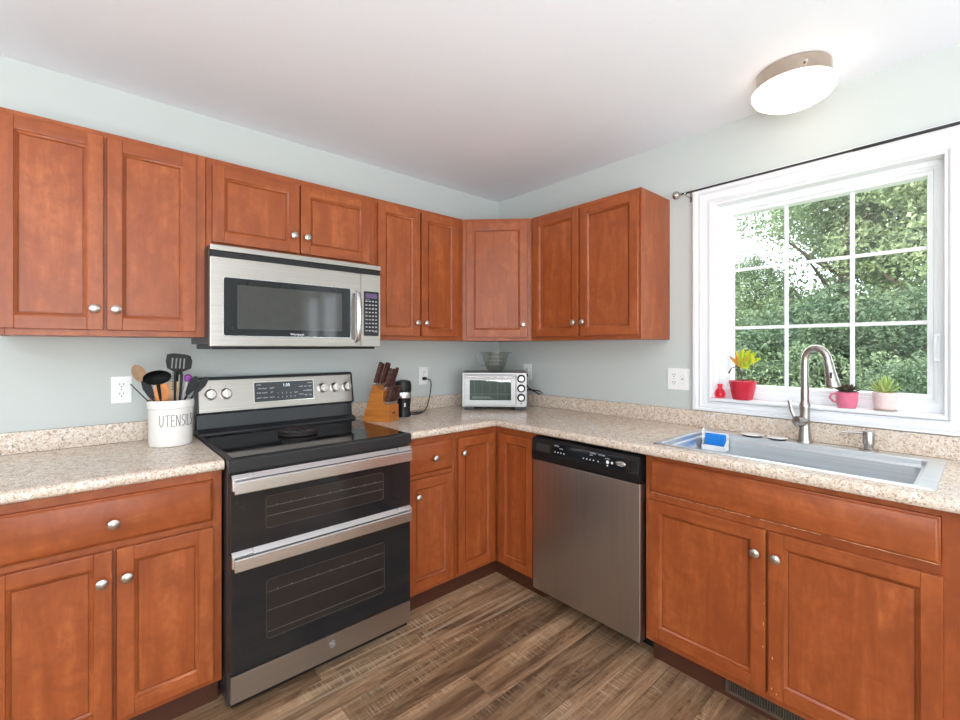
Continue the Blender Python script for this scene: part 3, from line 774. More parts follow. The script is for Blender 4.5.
# ------------------------------------------------------------------ sink
S = thing('sink', 'long single-bowl stainless drop-in sink set in the countertop below the window', 'sink', (0, -1.958, CT))
SM = T(0, 1.958, -CT)
rim = MB(SM)
RX0, RX1, RY0, RY1 = -.580, -.058, -2.384, -1.534      # outer rim
BX0, BX1, BY0, BY1 = -.556, -.130, -2.338, -1.566      # bowl opening
tm = bmesh.new(); rr = []
def rr_ring(x0, x1, y0, y1, z, r, n=5):
    out = []
    for cx_, cy_, a0 in ((x1-r, y1-r, 0), (x0+r, y1-r, 90), (x0+r, y0+r, 180), (x1-r, y0+r, 270)):
        for k in range(n+1): a = math.radians(a0+90*k/n); out.append(tm.verts.new((cx_+r*math.cos(a), cy_+r*math.sin(a), z)))
    return out
z = CT
for args in ((RX0, RX1, RY0, RY1, z+.0003, .012), (RX0, RX1, RY0, RY1, z+.0025, .012), (RX0+.004, RX1-.004, RY0+.004, RY1-.004, z+.0042, .011), (BX0-.004, BX1+.004, BY0-.004, BY1+.004, z+.0042, .02), (BX0, BX1, BY0, BY1, z+.001, .018),
             (BX0+.001, BX1-.001, BY0+.001, BY1-.001, z-.016, .018), (BX0+.003, BX1-.014, BY0+.010, BY1-.004, z-.018, .018), (BX0+.004, BX1-.017, BY0+.013, BY1-.006, z-.022, .02), (BX0+.008, BX1-.022, BY0+.018, BY1-.010, z-.19, .03), (BX0+.03, BX1-.045, BY0+.04, BY1-.03, z-.208, .03)):
    rr.append(rr_ring(*args))
for a, b in zip(rr, rr[1:]):
    n = len(a)
    for k in range(n): tm.faces.new((a[k], a[(k+1) % n], b[(k+1) % n], b[k]))
tm.faces.new(rr[-1])
bmesh.ops.recalc_face_normals(tm, faces=tm.faces); bmesh.ops.reverse_faces(tm, faces=tm.faces)
rim._in(tm); rim.build('basin', 'sink_steel', S, sharp=30)
MB(SM).lathe([(0, z-.2075), (.03, z-.2065), (.045, z-.2055), (.048, z-.2078)], 24, T(-.34, -1.95, 0)).build('drain', 'chrome', S)
RT = CT+.0043
# faucet
F = thing('faucet', 'tall gooseneck pull-down kitchen faucet at the back of the sink', 'faucet', (-.091, -1.966, RT))
f = MB(); f.lathe([(0, 0), (.0275, 0), (.0275, .004), (.0255, .010), (.0205, .055), (.0185, .085), (.0185, .135), (.0195, .150), (.0195, .160), (.016, .170), (.0135, .186), (0, .186)], 28); f.build('base', 'faucet', F)
hx, hy = -.24, -.97      # spout swings towards the right of the picture
pts = [(0, 0, .180)]+[(0, 0, .18+.04*i) for i in range(1, 4)]
Rr = .0425; zc = .345
for k in range(0, 15):
    a = PI-(PI*.96)*k/14
    d = Rr+Rr*math.cos(a); pts.append((hx*d, hy*d, zc+Rr*math.sin(a)*1.30))
spo = MB().tube(pts, .0150, 16).build('spout', 'faucet', F)
e = Vector(pts[-1]); dn = (Vector(pts[-1])-Vector(pts[-2])).normalized()
hd = MB(); L = [0, .003, .006, .045, .085, .108, .116, .118]; rd = [.0150, .0162, .0162, .0180, .0225, .0265, .025, .014]
hd.tube([e+dn*(l-.004) for l in L], rd, 20); hdo = hd.build('spray_head', 'faucet', F)
MB().box(-.004, .004, -.0035, .0035, -.012, .012, .002).build('spray_button', 'blackplastic', hdo, loc=tuple(e+dn*.062+Vector((-.0185, -.004, 0))))
q = MB(); q.tube([(-.004, .004, .090), (-.020, .016, .090), (-.031, .024, .090), (-.033, .0255, .090)], [.0225, .0235, .0225, .016], 22)
q.tube([(-.020, .030, .102), (-.022, .044, .135), (-.020, .050, .176)], [.0085, .0065, .0085], 10, flat=.7); q.build('lever', 'faucet', F)
# soap dispenser
P_ = thing('soap_dispenser', 'short nickel soap dispenser pump right of the faucet', 'soap dispenser', (-.085, -2.172, RT)); P_.scale = (1.15, 1.15, 1.15)
MB().lathe([(0, 0), (.027, 0), (.027, .003), (.024, .005), (.013, .007), (.013, .02), (.0165, .022), (.0165, .062), (.0155, .065), (0, .066)], 24).build('base', 'faucet', P_)
MB().tube([(-.004, .012, .058), (-.016, .040, .059), (-.028, .068, .058)], [.0045, .0042, .0035], 10).build('nozzle', 'faucet', P_)
# two sink stoppers
for (x, y, r_, zz, lab) in ((-.098, -1.768, .047, 0, 'larger pale round sink stopper on the back sink rim, nearer the window plant'), (-.100, -1.868, .040, 0, 'smaller pale round sink stopper on the back rim, next to the faucet')):
    s_ = thing('sink_stopper', lab, 'sink stopper', (x, y, RT), group='stoppers on the sink rim')
    MB().lathe([(0, .0002), (r_*.80, .0002), (r_*.86, .003), (r_*.80, .005), (0, .005)], 28).build('rubber_seal', 'blackplastic', s_)
    MB().lathe([(0, .0052), (r_*.9, .0052), (r_, .0075), (r_*.96, .0095), (r_*.4, .0115), (0, .012)], 32).build('cap', 'ceramic', s_)
# sponge holder and sponge
K = thing('sponge_holder', 'white plastic sponge holder hanging in the back left corner of the sink', 'sponge holder', (-.1590, -1.640, CT-.066))
k = MB()
k.box(-.052, .0, -.050, .050, -.002, .002, .001); k.box(-.0520, -.0495, -.050, .050, 0, .022, .001)
k.box(-.0025, .0, -.050, .050, 0, .075, .001); k.poly([(-.052, 0), (0, 0), (0, .055), (-.052, .022)], -.050, -.0475, 'y'); k.poly([(-.052, 0), (0, 0), (0, .055), (-.052, .022)], .0475, .050, 'y')
k.build('tray', 'caddywhite', K)
k = MB(); k.tube([(-.048, .046, .04), (-.040, .050, .085), (-.020, .052, .092), (-.004, .050, .070)], .003, 8); k.build('hook', 'caddywhite', K)
tag(MB().box(-.014, .014, -.042, .042, -.034, .034, .004, 2).build('sponge', 'blue', loc=(-.185, -1.642, CT-.0290), rotz=.0), 'bright blue sponge standing in the white holder in the sink', 'sponge')

# ------------------------------------------------------------------ wall outlets
def outlet(label, loc, rotz, gang=1, plug=None):
    o = thing('wall_outlet', label, 'outlet', loc, rotz)
    hw = .036 if gang == 1 else .059
    p = MB().box(-hw, hw, -.006, -.0003, -.058, .058, .003, 2).build('cover_plate', 'plate', o)
    cs_ = [0] if gang == 1 else [-.023, .023]
    for i, cx_ in enumerate(cs_):
        if gang == 2 and i == 1:
            MB().box(cx_-.0165, cx_+.0165, -.0078, -.0055, -.033, .033, .001).build('receptacle', 'plate', o)
            mk = MB(); mk.box(cx_-.006, cx_+.006, -.0086, -.0075, -.004, .000); mk.box(cx_-.006, cx_+.006, -.0086, -.0075, .002, .006)
            for zz in (-.022, .018):
                for a in (-.006, .006): mk.box(cx_+a-.001, cx_+a+.001, -.0082, -.0077, zz-.003, zz+.003)
            mk.build('slots', 'greyhandle', o); continue
        rc = MB()
        for zz in (-.020, .020): rc.poly(rrect(cx_-.0165, cx_+.0165, zz-.014, zz+.014, .009), -.0078, -.0055, 'y')
        rc.build('receptacle', 'plate', o)
        sl = MB()
        for zz in (-.020, .020):
            for a in (-.006, .006): sl.box(cx_+a-.0013, cx_+a+.0013, -.0084, -.0077, zz, zz+.008)
            sl.lathe([(0, 0), (.0025, 0), (.0025, .0006), (0, .0006)], 10, T(cx_, -.0078, zz-.007) @ FRONT)
        sl.lathe([(0, 0), (.002, 0), (.002, .0006), (0, .0006)], 10, T(cx_, -.0060, 0) @ FRONT)
        sl.build('slots', 'slot', o)
    return o
outlet('white wall outlet left of the utensil crock', (-2.262, 0, 1.150), 0)
outlet('white wall outlet with a black plug, between knife block and toaster oven', (-.697, 0, 1.146), 0)
outlet('white wall outlet right of the toaster oven by the corner', (0, -.300, 1.156), -PI/2)
outlet('wide double wall outlet plate between the wall cabinet and the window', (0, -1.386, 1.164), -PI/2, 2)

# ------------------------------------------------------------------ utensil crock
C = thing('utensil_crock', 'white ceramic utensil crock with black lettering left of the range', 'crock', (-2.110, -.205, CT+.0003))
m = MB(); m.lathe([(0, .0), (.070, 0), (.074, .003), (.0775, .02), (.0785, .150), (.0790, .155), (.0825, .158), (.0835, .165), (.0835, .183), (.0815, .188), (.0785, .190), (.0760, .186), (.0740, .155), (.0725, .02), (.068, .010), (0, .008)], 56)
m.build('body', 'ceramic', C)
G = {'U': [[(0, 1), (.02, .25), (.25, 0), (.5, .2), (.55, 1)]], 'T': [[(0, .97), (.6, 1.02)], [(.3, 1), (.28, 0)]], 'E': [[(.5, 1), (0, .98), (.02, 0), (.5, .02)], [(0, .5), (.4, .52)]],
     'N': [[(0, 0), (.02, 1), (.5, 0), (.52, 1)]], 'S': [[(.5, .92), (.2, 1), (.03, .8), (.1, .6), (.42, .42), (.48, .18), (.25, 0), (0, .08)]], 'I': [[(0, 0), (.02, 1)]], 'L': [[(.0, 1), (.02, 0), (.45, .02)]]}
adv = {'U': .78, 'T': .78, 'E': .68, 'N': .74, 'S': .68, 'I': .26, 'L': .62}
lt = MB(); s0 = 0; hgt = .046; sc_ = .026
tot = sum(adv[c_] for c_ in 'UTENSILS')*sc_
fa = math.radians(-100)   # facing direction of the first third of the word
cam_a = math.atan2(-2.4789+.205, -2.3871+2.110)
for ch in 'UTENSILS':
    for st in G[ch]:
        P3 = []
        for a, b in zip(st, st[1:]):
            for j in range(5):
                q = j/4; px = a[0]+(b[0]-a[0])*q; pz = a[1]+(b[1]-a[1])*q
                th = cam_a-.50+(s0+px*sc_)/.0785
                r_ = .0788; P3.append((r_*math.cos(th), r_*math.sin(th), .085+pz*hgt))
        lt.tube(P3, .0011, 5)
    s0 += adv[ch]*sc_
lt.build('lettering', 'ink', C)
CX, CY, CZ = -2.110, -.205, CT+.010
def utensil(name, label, cat, foot, top, build):
    """foot: point inside the crock, top: point of the far end (world)"""
    A = Vector(foot); B = Vector(top); u = (B-A).normalized(); L = (B-A).length
    back = (Vector((-2.3871, -2.4789, 1.33))-B); n = (back-u*back.dot(u)).normalized(); s_ = u.cross(n)
    mt = Matrix((( s_.x, n.x, u.x, A.x), (s_.y, n.y, u.y, A.y), (s_.z, n.z, u.z, A.z), (0, 0, 0, 1)))
    o = thing(name, label, cat, A); o.matrix_world = mt; build(o, L); return o
# local frame: z along the tool, y towards the viewer, x across
def spoon(mat, r, ry, dish=.35, hr=.006, hl=None):
    def f(o, L):
        MB().tube([(0, 0, 0), (0, 0, L*.5), (0, 0, L-ry*1.9)], [hr, hr*.9, hr*1.05], 10).build('handle', mat, o)
        m = MB(); tm = bmesh.new(); n = 20; rings = []
        for q in (0, .3, .6, .85, 1.0):
            rings.append([tm.verts.new((r*q*math.cos(2*PI*k/n), -dish*r*(1-q*q), L-ry+ry*q*math.sin(2*PI*k/n))) for k in range(n)] if q else [tm.verts.new((0, -dish*r, L-ry))])
        for a, b in zip(rings, rings[1:]):
            for k in range(n):
                if len(a) == 1: tm.faces.new((a[0], b[k], b[(k+1) % n]))
                else: tm.faces.new((a[k], a[(k+1) % n], b[(k+1) % n], b[k]))
        bmesh.ops.solidify(tm, geom=tm.faces[:], thickness=.003)
        bmesh.ops.recalc_face_normals(tm, faces=tm.faces)
        m._in(tm); m.build('bowl', mat, o)
    return f
def paddle(mat, hm, outline, slots=(), th=.003, hr=.0055, hl=.6):
    def f(o, L):
        zb = L-max(p[1] for p in outline)
        MB().tube([(0, 0, 0), (0, 0, zb*.6), (0, 0, zb+.012)], [hr, hr, hr*.8], 10, flat=.7).build('handle', hm, o)
        tm = bmesh.new(); vs = [tm.verts.new((x, 0, zb+z)) for x, z in outline]
        es = [tm.edges.new((vs[i], vs[(i+1) % len(vs)])) for i in range(len(vs))]
        for (x0, x1, z0, z1) in slots:
            h_ = [tm.verts.new((a, 0, zb+b)) for a, b in ((x0, z0), (x1, z0), (x1, z1), (x0, z1))]
            es += [tm.edges.new((h_[i], h_[(i+1) % 4])) for i in range(4)]
        bmesh.ops.triangle_fill(tm, edges=es, use_beauty=True)
        r_ = bmesh.ops.extrude_face_region(tm, geom=tm.faces[:])
        for v in [g for g in r_['geom'] if isinstance(g, bmesh.types.BMVert)]: v.co.y += th
        bmesh.ops.recalc_face_normals(tm, faces=tm.faces)
        m = MB(); m._in(tm); m.build('blade', mat, o)
    return f
GU = 'utensils in the white crock'
turner = [(-.010, 0), (.010, 0), (.016, .012), (.046, .028), (.048, .060), (.040, .082), (.020, .088), (-.022, .090), (-.044, .084), (-.047, .055), (-.040, .026), (-.016, .012)]
spat = [(-.010, 0), (.010, 0), (.022, .02), (.026, .06), (.022, .085), (.005, .092), (-.016, .088), (-.024, .06), (-.020, .02)]
thin = [(-.006, 0), (.006, 0), (.014, .02), (.020, .05), (.016, .075), (.004, .085), (-.006, .080), (-.013, .05), (-.010, .02)]
def mk(name, label, cat, fx, fy, tx_, ty, tz, b): return tag(utensil(name, label, cat, (CX+fx, CY+fy, CZ), (tx_, ty, tz), b), group=GU)
mk('cooking_spoon', 'pale wooden spoon leaning furthest left in the crock', 'spoon', .03, .01, -2.232, -.20, 1.262, spoon('birch', .023, .040))
mk('skewer', 'thin dark metal skewer poking out low to the left of the crock', 'skewer', .060, .01, -2.246, -.235, 1.188, lambda o, L: MB().tube([(0, 0, 0), (0, 0, L)], .0022, 8).build('shaft', 'greyblack', o))
mk('spatula', 'black nylon spatula lying against the back of the wooden spoon', 'spatula', .02, -.02, -2.208, -.215, 1.200, paddle('nylon', 'nylon', thin))
mk('ladle', 'large round black ladle at the front of the crock', 'ladle', -.01, .03, -2.166, -.262, 1.240, spoon('nylon', .048, .031, .5))
mk('wooden_spatula', 'orange wooden spatula behind the handle of the black ladle', 'spatula', -.01, .0, -2.150, -.235, 1.185, paddle('orangewood', 'orangewood', spat, th=.005))
mk('wooden_spatula', 'pale beige wooden spatula just right of the black ladle', 'spatula', .0, .02, -2.108, -.225, 1.195, paddle('birch', 'birch', spat, th=.005))
mk('slotted_turner', 'tall black slotted turner, the highest tool in the crock', 'turner', .0, -.03, -2.076, -.185, 1.306, paddle('nylon', 'nylon', turner, [(-.026+i*.014, -.021+i*.014, .026, .070) for i in range(5)][:4]))
def tongs(o, L):
    for sx in (-1, 1): MB().tube([(sx*.004, 0, 0), (sx*.010, 0, L*.7), (sx*.011, 0, L-.02), (sx*.004, 0, L)], [.006, .0075, .009, .005], 10, flat=.6).build('arm', 'nylon', o)
    m = MB()
    for k in range(7): m.box(-.021, -.017, -.004, .004, L-.085+k*.011, L-.079+k*.011, .001)
    m.build('scalloped_edge', 'greyblack', o)
mk('tongs', 'black tongs standing in front of the slotted turner', 'tongs', .012, -.03, -2.086, -.235, 1.240, tongs)
def purple(o, L):
    MB().tube([(0, 0, 0), (0, 0, L-.03)], [.006, .0075], 10).build('handle', 'greyhandle', o)
    MB().tube([(0, 0, L-.03), (0, 0, L-.015), (0, 0, L-.004), (0, 0, L)], [.009, .015, .013, .006], 14).build('end_cap', 'purple', o)
mk('peeler', 'grey-handled utensil with a round purple end', 'utensil', .0, .01, -2.050, -.235, 1.218, purple)
mk('spatula', 'black nylon spatula leaning right, just left of the outermost one', 'spatula', -.02, .01, -2.026, -.245, 1.212, paddle('nylon', 'nylon', thin, th=.006))
mk('spatula', 'black nylon spatula leaning furthest right over the range', 'spatula', -.035, .0, -1.985, -.225, 1.207, paddle('nylon', 'nylon', thin, th=.006))

# ------------------------------------------------------------------ trivet on the cooktop
V = thing('trivet', 'dark brown woven round trivet lying on the black cooktop', 'trivet', (-1.640, -.365, .9328), -.5)
MB().lathe([(0, 0), (.082, 0), (.086, .004), (.086, .014), (.080, .018), (0, .018)], 40).build('base', 'ironbrown', V)
m = MB()
for i in range(-5, 6):
    w_ = math.sqrt(max(0, .078**2-(i*.0148)**2)); n = 16
    if w_ > .02: m.tube([(-w_+2*w_*k/n, i*.0148, .0205+.004*math.sin(k*1.7+i*1.6)) for k in range(n+1)], .0068, 7)
m.build('weave', 'ironbrown', V)

# ------------------------------------------------------------------ knife block
KB = thing('knife_block', 'orange wooden knife block right of the range', 'knife block', (-1.179, -.158, CT+.0003), math.radians(-60))
# local x = forward (towards the viewer, down the slope), y = across
KW = .056
prof = [(0, 0), (.165, 0), (.165, .088), (.128, .108), (.128, .168), (.066, .205)]
MB().poly(prof, -KW, KW, 'y', .003, 2).build('block', 'blockwood', KB)
MB().box(.1655, .1660, -.018, .018, .040, .052).build('burnt_mark', 'darkwood', KB)
KBM = T(-1.179, -.158, CT+.0003) @ RZ(math.radians(-60))
tilt = math.atan2(.066, .205)
def knife(label, lx, ly, lz, hl, hw, ht, group):
    """handle base at local (lx,ly,lz) on the slanted face; leans forward by tilt"""
    o = thing('kitchen_knife', label, 'knife', (0, 0, 0), group=group)
    o.matrix_world = KBM @ T(lx, ly, lz) @ RY(tilt)
    MB().box(-hw*.45, hw*.45, -ht*.42, ht*.42, .0004, .014, .0015).build('bolster', 'handle_steel', o)
    pr = [(-hw/2, .0145), (hw/2, .0145), (hw/2*.85, hl*.45), (hw/2*1.05, hl-.012), (hw/2*.7, hl), (-hw/2*.9, hl-.002), (-hw/2, hl*.6)]
    MB().poly(pr, -ht/2, ht/2, 'y', .002, 2).build('handle', 'darkwood', o)
    rv = MB()
    for q in (.3, .55, .8): rv.lathe([(0, 0), (.0022, 0), (.0022, .0004), (0, .0004)], 8, T(0, -ht/2-.0002, hl*q) @ FRONT)
    rv.build('rivet', 'chrome', o)
GK = 'dark handled knives in the top slots of the block'
row = lambda lx: .205-(lx-.066)*(.037/.062)
for i, (lx, ly, hl, lab) in enumerate([(.074, -.052, .135, 'longest dark knife at the left end of the top slots of the knife block'), (.077, -.028, .128, 'dark knife second from the left in the top slots'), (.083, .002, .136, 'dark knife in the middle of the back of the top slots'), (.080, .030, .130, 'dark knife right of the middle at the back of the top slots'),
                                       (.116, -.014, .125, 'shorter dark knife in the front of the top slots, left'), (.120, .054, .128, 'shorter dark knife at the right end of the top slots'), (.119, .022, .122, 'shorter dark knife in the front of the top slots, middle')]):
    knife(lab, lx, ly, row(lx)+.0008, hl, .017, .0125, GK)
lab6 = ['leftmost', 'second from left', 'third from left', 'third from right', 'second from right', 'rightmost']
for i in range(6):
    knife('brown handled steak knife in the low front row of the block, '+lab6[i], .1475, -.049+i*.0196, .0985, .100, .018, .0135, 'steak knives in the low front row')

# ------------------------------------------------------------------ coffee grinder with cord
GR = thing('coffee_grinder', 'black and silver electric coffee grinder beside the knife block', 'coffee grinder', (-.962, -.178, CT+.0003)); GR.scale = (1, 1, 1)
MB().lathe([(0, 0), (.045, 0), (.048, .004), (.043, .03), (.042, .05), (.045, .08), (.049, .110), (0, .110)], 32).build('body', 'blackplastic', GR)
MB().lathe([(.040, .1102), (.0485, .1102), (.0495, .115), (.0495, .140), (.0485, .144), (0, .144)], 32).build('band', 'handle_steel', GR)
MB().lathe([(0, .1443), (.048, .1443), (.051, .152), (.050, .190), (.044, .208), (.02, .216), (0, .217)], 32).build('lid', 'blackplastic', GR)
lg = MB(); th = math.radians(-108)
for a, b in ((.06, .082),): lg.box(-.004, .004, -.0465, -.0435, a, b, .001, mat=RZ(th+PI/2))
lg.build('badge', 'print', GR)
cd = MB()
cd.tube([(.037, .01, .018), (.06, -.012, .006), (.10, -.008, .004), (.15, .02, .004), (.175, .045, .004), (.13, .058, .0045), (.09, .040, .008), (.12, .025, .008), (.19, .060, .004), (.235, .110, .006), (.262, .122, .030), (.285, .126, .10), (.292, .124, .160), (.285, .120, .192), (.265, .132, .203)], .0038, 8)
cd.build('power_cord', 'blackplastic', GR)
MB().poly(rrect(-.013, .013, -.010, .010, .005), -.017, 0, 'y', .001, 1, mat=T(.265, .1695, .203)).build('plug', 'blackplastic', GR)

# ------------------------------------------------------------------ toaster oven
TO = thing('toaster_oven', 'silver countertop toaster oven in the corner', 'toaster oven', (-.3815, -.3535, CT+.0003), -PI/4)
tw = .2115; tz0 = .020; tz1 = .246
MB().box(-tw, tw, -.000, .245, tz0, tz1, .008, 3).build('body', 'steel_oven', TO)
for sx in (-1, 1):
    MB().box(sx*.165-.032, sx*.165+.032, .004, .05, 0, .0195, .003).build('foot', 'greyblack', TO); MB().box(sx*.165-.02, sx*.165+.02, .19, .23, 0, .0195, .003).build('foot', 'greyblack', TO)
fc = MB()
for a in ((-tw+.004, -tw+.018, tz0+.004, tz1-.004), (.142, tw-.003, tz0+.004, tz1-.004), (-tw+.018, .142, tz1-.014, tz1-.004), (-tw+.018, .142, tz0+.004, tz0+.012)): fc.box(a[0], a[1], -.010, -.0002, a[2], a[3], .001)
fc.build('front_panel', 'steel_oven', TO)
do = MB()
x0_, x1_, z0_, z1_ = -tw+.020, .138, tz0+.014, tz1-.016
wx0_, wx1_, wz0_, wz1_ = -tw+.052, .108, tz0+.046, tz1-.050
for a in ((x0_, wx0_, z0_, z1_), (wx1_, x1_, z0_, z1_), (wx0_, wx1_, z0_, wz0_), (wx0_, wx1_, wz1_, z1_)): do.box(a[0], a[1], -.020, -.0105, a[2], a[3], .001)
do = do.build('door', 'steel_oven', TO)
MB().box(wx0_, wx1_, -.016, -.013, wz0_, wz1_).build('window', 'ovenpane', do)
h = MB(); h.tube([(x0_+.004, -.042, z1_-.012), (x1_-.004, -.042, z1_-.012)], .0075, 12)
for x in (x0_+.012, x1_-.012): h.box(x-.006, x+.006, -.042, -.0205, z1_-.018, z1_-.006, .001)
h.build('handle', 'handle_steel', do)
MB().box(wx0_-.002, wx1_+.002, -.012, -.0006, wz0_-.004, wz1_+.004).build('cavity', 'cavity', TO)
MB().box(-tw+.014, .146, -.0016, -.0003, tz0+.008, tz1-.010).build('door_gap', 'blackplastic', TO)
rk = MB()
rk.box(wx0_+.002, wx1_-.002, -.01245, -.0122, wz0_+.038, wz0_+.0405)
for k in range(5): rk.box(wx0_+.03+k*.05, wx0_+.0315+k*.05, -.01245, -.0122, wz0_+.004, wz1_-.006)
rk.poly([(wx0_+.01, wz0_+.006), (wx0_+.16, wz0_+.010), (wx0_+.12, wz0_+.024), (wx0_+.02, wz0_+.026)], -.0124, -.0122, 'y')
rk.build('rack', 'greyhandle', TO)
for zz in (.186, .123, .063):
    kk = MB(); A = T(.174, -.0102, tz0+zz) @ FRONT
    kk.lathe([(.0265, 0), (.0265, .005), (.0245, .007), (.0205, .007), (.0175, .005)], 28, A, 0); ko = kk.build('knob_ring', 'blackplastic', TO)
    kk = MB(); kk.lathe([(.0172, .0), (.0168, .018), (.015, .020), (0, .020)], 28, A); kk.box(-.0015, .0015, .002, .015, .0202, .0212, mat=A @ RZ(.6)); kk.build('knob', 'nickel', TO)
MB().lathe([(0, 0), (.005, 0), (.004, .002), (0, .002)], 12, T(.174, -.0102, tz0+.024) @ FRONT).build('indicator', 'greyblack', TO)
cd = MB()
inv = (T(-.3815, -.3535, CT+.0003) @ RZ(-PI/4)).inverted()
wp = [(-.120, -.260, 1.00), (-.060, -.36, 1.04), (-.040, -.44, 1.035), (-.034, -.47, 1.02), (-.040, -.44, 1.012), (-.058, -.36, 1.05), (-.045, -.300, 1.10), (-.028, -.296, 1.134)]
cd.tube([inv @ Vector(p) for p in wp], .0042, 8); cd.build('power_cord', 'blackplastic', TO)
pg = MB(); pg.box(-.030, -.0095, -.311, -.287, 1.124, 1.146, .003, 2); bmesh.ops.transform(pg.bm, matrix=inv, verts=pg.bm.verts); pg.build('plug', 'blackplastic', TO)
# glass batter bowl
GBz = CT+.0003+tz1+.0003
GB = thing('glass_bowl', 'clear glass mixing bowl with handle and spout on the toaster oven', 'bowl', (-.285, -.262, GBz), -PI/4)
m = MB(); m.lathe([(0, .003), (.044, .003), (.046, 0), (.050, 0), (.054, .006), (.066, .03), (.080, .065), (.090, .105), (.094, .124), (.098, .127), (.098, .131), (.092, .131), (.088, .124), (.086, .105), (.076, .067), (.062, .034), (.048, .010), (0, .008)], 48); m.build('body', 'bowlglass', GB)
m = MB(); m.tube([(-.092, 0, .125), (-.108, 0, .128), (-.122, 0, .112), (-.124, 0, .085), (-.112, 0, .055), (-.094, 0, .040), (-.072, 0, .038)], .0055, 10); m.build('handle', 'bowlglass', GB)
m = MB(); m.poly([(.093, -.022), (.112, -.006), (.112, .006), (.093, .022)], .120, .131, 'z', .003, 2); m.build('spout', 'bowlglass', GB)
m = MB()
for q, zz in ((.0905, .100), (.0835, .074), (.076, .050)):
    m.tube([(q*math.cos(a), q*math.sin(a), zz) for a in [math.radians(-120+8*k) for k in range(9)]], .0007, 4)
m.build('measure_marks', 'print', GB)

# ------------------------------------------------------------------ window sill plants and bottle
SZ = WZ0+.0105
B_ = thing('bottle', 'small squat pink glass bottle at the left end of the window sill', 'bottle', (.004, -1.592, SZ))
MB().lathe([(0, 0), (.018, 0), (.023, .004), (.0255, .020), (.022, .036), (.012, .046), (.010, .056), (.0135, .066), (.0135, .069), (.0105, .069), (.008, .056), (.009, .046), (.018, .034), (.021, .02), (.018, .006), (0, .005)], 28).build('glass', 'pinkglass', B_)
def leaf_mb(L, w, curl, th=.0012, fold=.15, n=9):
    """blade growing along z from the origin, bending towards +x"""
    tm = bmesh.new(); rows = []
    x = z = 0; a = 0
    for i in range(n+1):
        q = i/n; ww = w*math.sin(PI*min(1, (q*.94+.06)))**.75
        rows.append([tm.verts.new((x, -ww/2, z)), tm.verts.new((x+fold*ww, 0, z-.0)), tm.verts.new((x, ww/2, z))])
        a = curl*q; x += math.sin(a)*L/n; z += math.cos(a)*L/n
    for r0, r1 in zip(rows, rows[1:]):
        for k in range(2): tm.faces.new((r0[k], r0[k+1], r1[k+1], r1[k]))
    bmesh.ops.solidify(tm, geom=tm.faces[:], thickness=th); bmesh.ops.recalc_face_normals(tm, faces=tm.faces)
    return tm
# red pot with a yellow green leafed plant
PP = thing('potted_plant', 'yellow-green leafed plant in a glossy red pot on the sill', 'plant', (.006, -1.694, SZ)); PP.scale = (1.05, 1.05, 1.12)
MB().lathe([(0, 0), (.038, 0), (.042, .004), (.050, .045), (.0555, .072), (.0575, .080), (.0545, .081), (.049, .070), (0, .068)], 40).build('pot', 'red', PP)
MB().lathe([(0, .0682), (.046, .0682), (.049, .071), (0, .073)], 24).build('soil', 'soil', PP)
st = MB(); tipp = Vector((.0, .018, .145)); st.tube([(0, 0, .07), (0, .006, .11), tipp], [.003, .0025, .0025], 8)
st.tube([tipp, (-.004, .045, .135), (-.004, .058, .112)], [.002, .002, .004], 6); st.build('stem', 'stem', PP)
# leaves fan to the right and up as seen from the kitchen (right = -y)
for (dx, ph, L, w_, cu) in ((.0, 70, .112, .024, .5), (-.006, 54, .108, .026, .4), (.003, 38, .095, .026, .5), (-.004, 20, .085, .024, .3), (.002, -4, .070, .020, .5), (-.003, -34, .056, .016, .8), (.004, 96, .060, .018, .6)):
    tm = leaf_mb(L, w_, cu, n=12); lf = MB(); lf._in(tm, T(tipp.x+dx, tipp.y, tipp.z) @ RX(math.radians(ph)) @ RZ(PI)); lf.build('leaf', 'drac', PP)
# pink mug with a dark succulent
PM = thing('potted_plant', 'dark rosette succulent in a pink ceramic mug right of the faucet', 'plant', (.004, -2.090, SZ))
MB().lathe([(0, 0), (.028, 0), (.031, .003), (.036, .03), (.038, .058), (.040, .066), (.037, .067), (.034, .056), (0, .055)], 36).build('pot', 'pink', PM)
m = MB(); m.tube([(0, .035, .056), (0, .052, .054), (0, .056, .038), (0, .046, .024), (0, .034, .022)], .0045, 8); m.build('mug_handle', 'pink', PM)
MB().lathe([(0, .0552), (.033, .0552), (.034, .058), (0, .060)], 24).build('soil', 'soil', PM)
m = MB()
for k in range(26):
    a = k*2.4; tl = .25+.035*k; m._in(leaf_mb(.046+.0006*k, .020, .3, .0028, .25, 5), T(0, 0, .058) @ RZ(a) @ RY(min(1.35, tl)))
m.build('foliage', 'succulent', PM)
# patterned pale pot with an aloe
PA = thing('potted_plant', 'spiky green aloe in a pale pink patterned pot, rightmost on the sill', 'plant', (.004, -2.210, SZ))
MB().lathe([(0, .0), (.031, 0), (.036, .002), (.037, .005), (.030, .0055), (0, .0056)], 36).build('saucer', 'terracotta', PA)
MB().lathe([(0, .006), (.028, .006), (.032, .009), (.0375, .04), (.040, .070), (.0405, .073), (.037, .074), (.035, .066), (0, .065)], 40).build('pot', 'palepink', PA)
m = MB()
for r_ in range(7):
    for k in range(22):
        a = 2*PI*(k+.5*(r_ % 2))/22; q = .0325+.0012*r_
        m.tube([(q*math.cos(a-.07), q*math.sin(a-.07), .013+r_*.0085), (q*1.02*math.cos(a), q*1.02*math.sin(a), .017+r_*.0085), (q*math.cos(a+.07), q*math.sin(a+.07), .013+r_*.0085)], .0011, 4)
m.build('pot_pattern', 'ceramic', PA)
MB().lathe([(0, .0652), (.034, .0652), (.035, .068), (0, .069)], 24).build('soil', 'soil', PA)
m = MB()
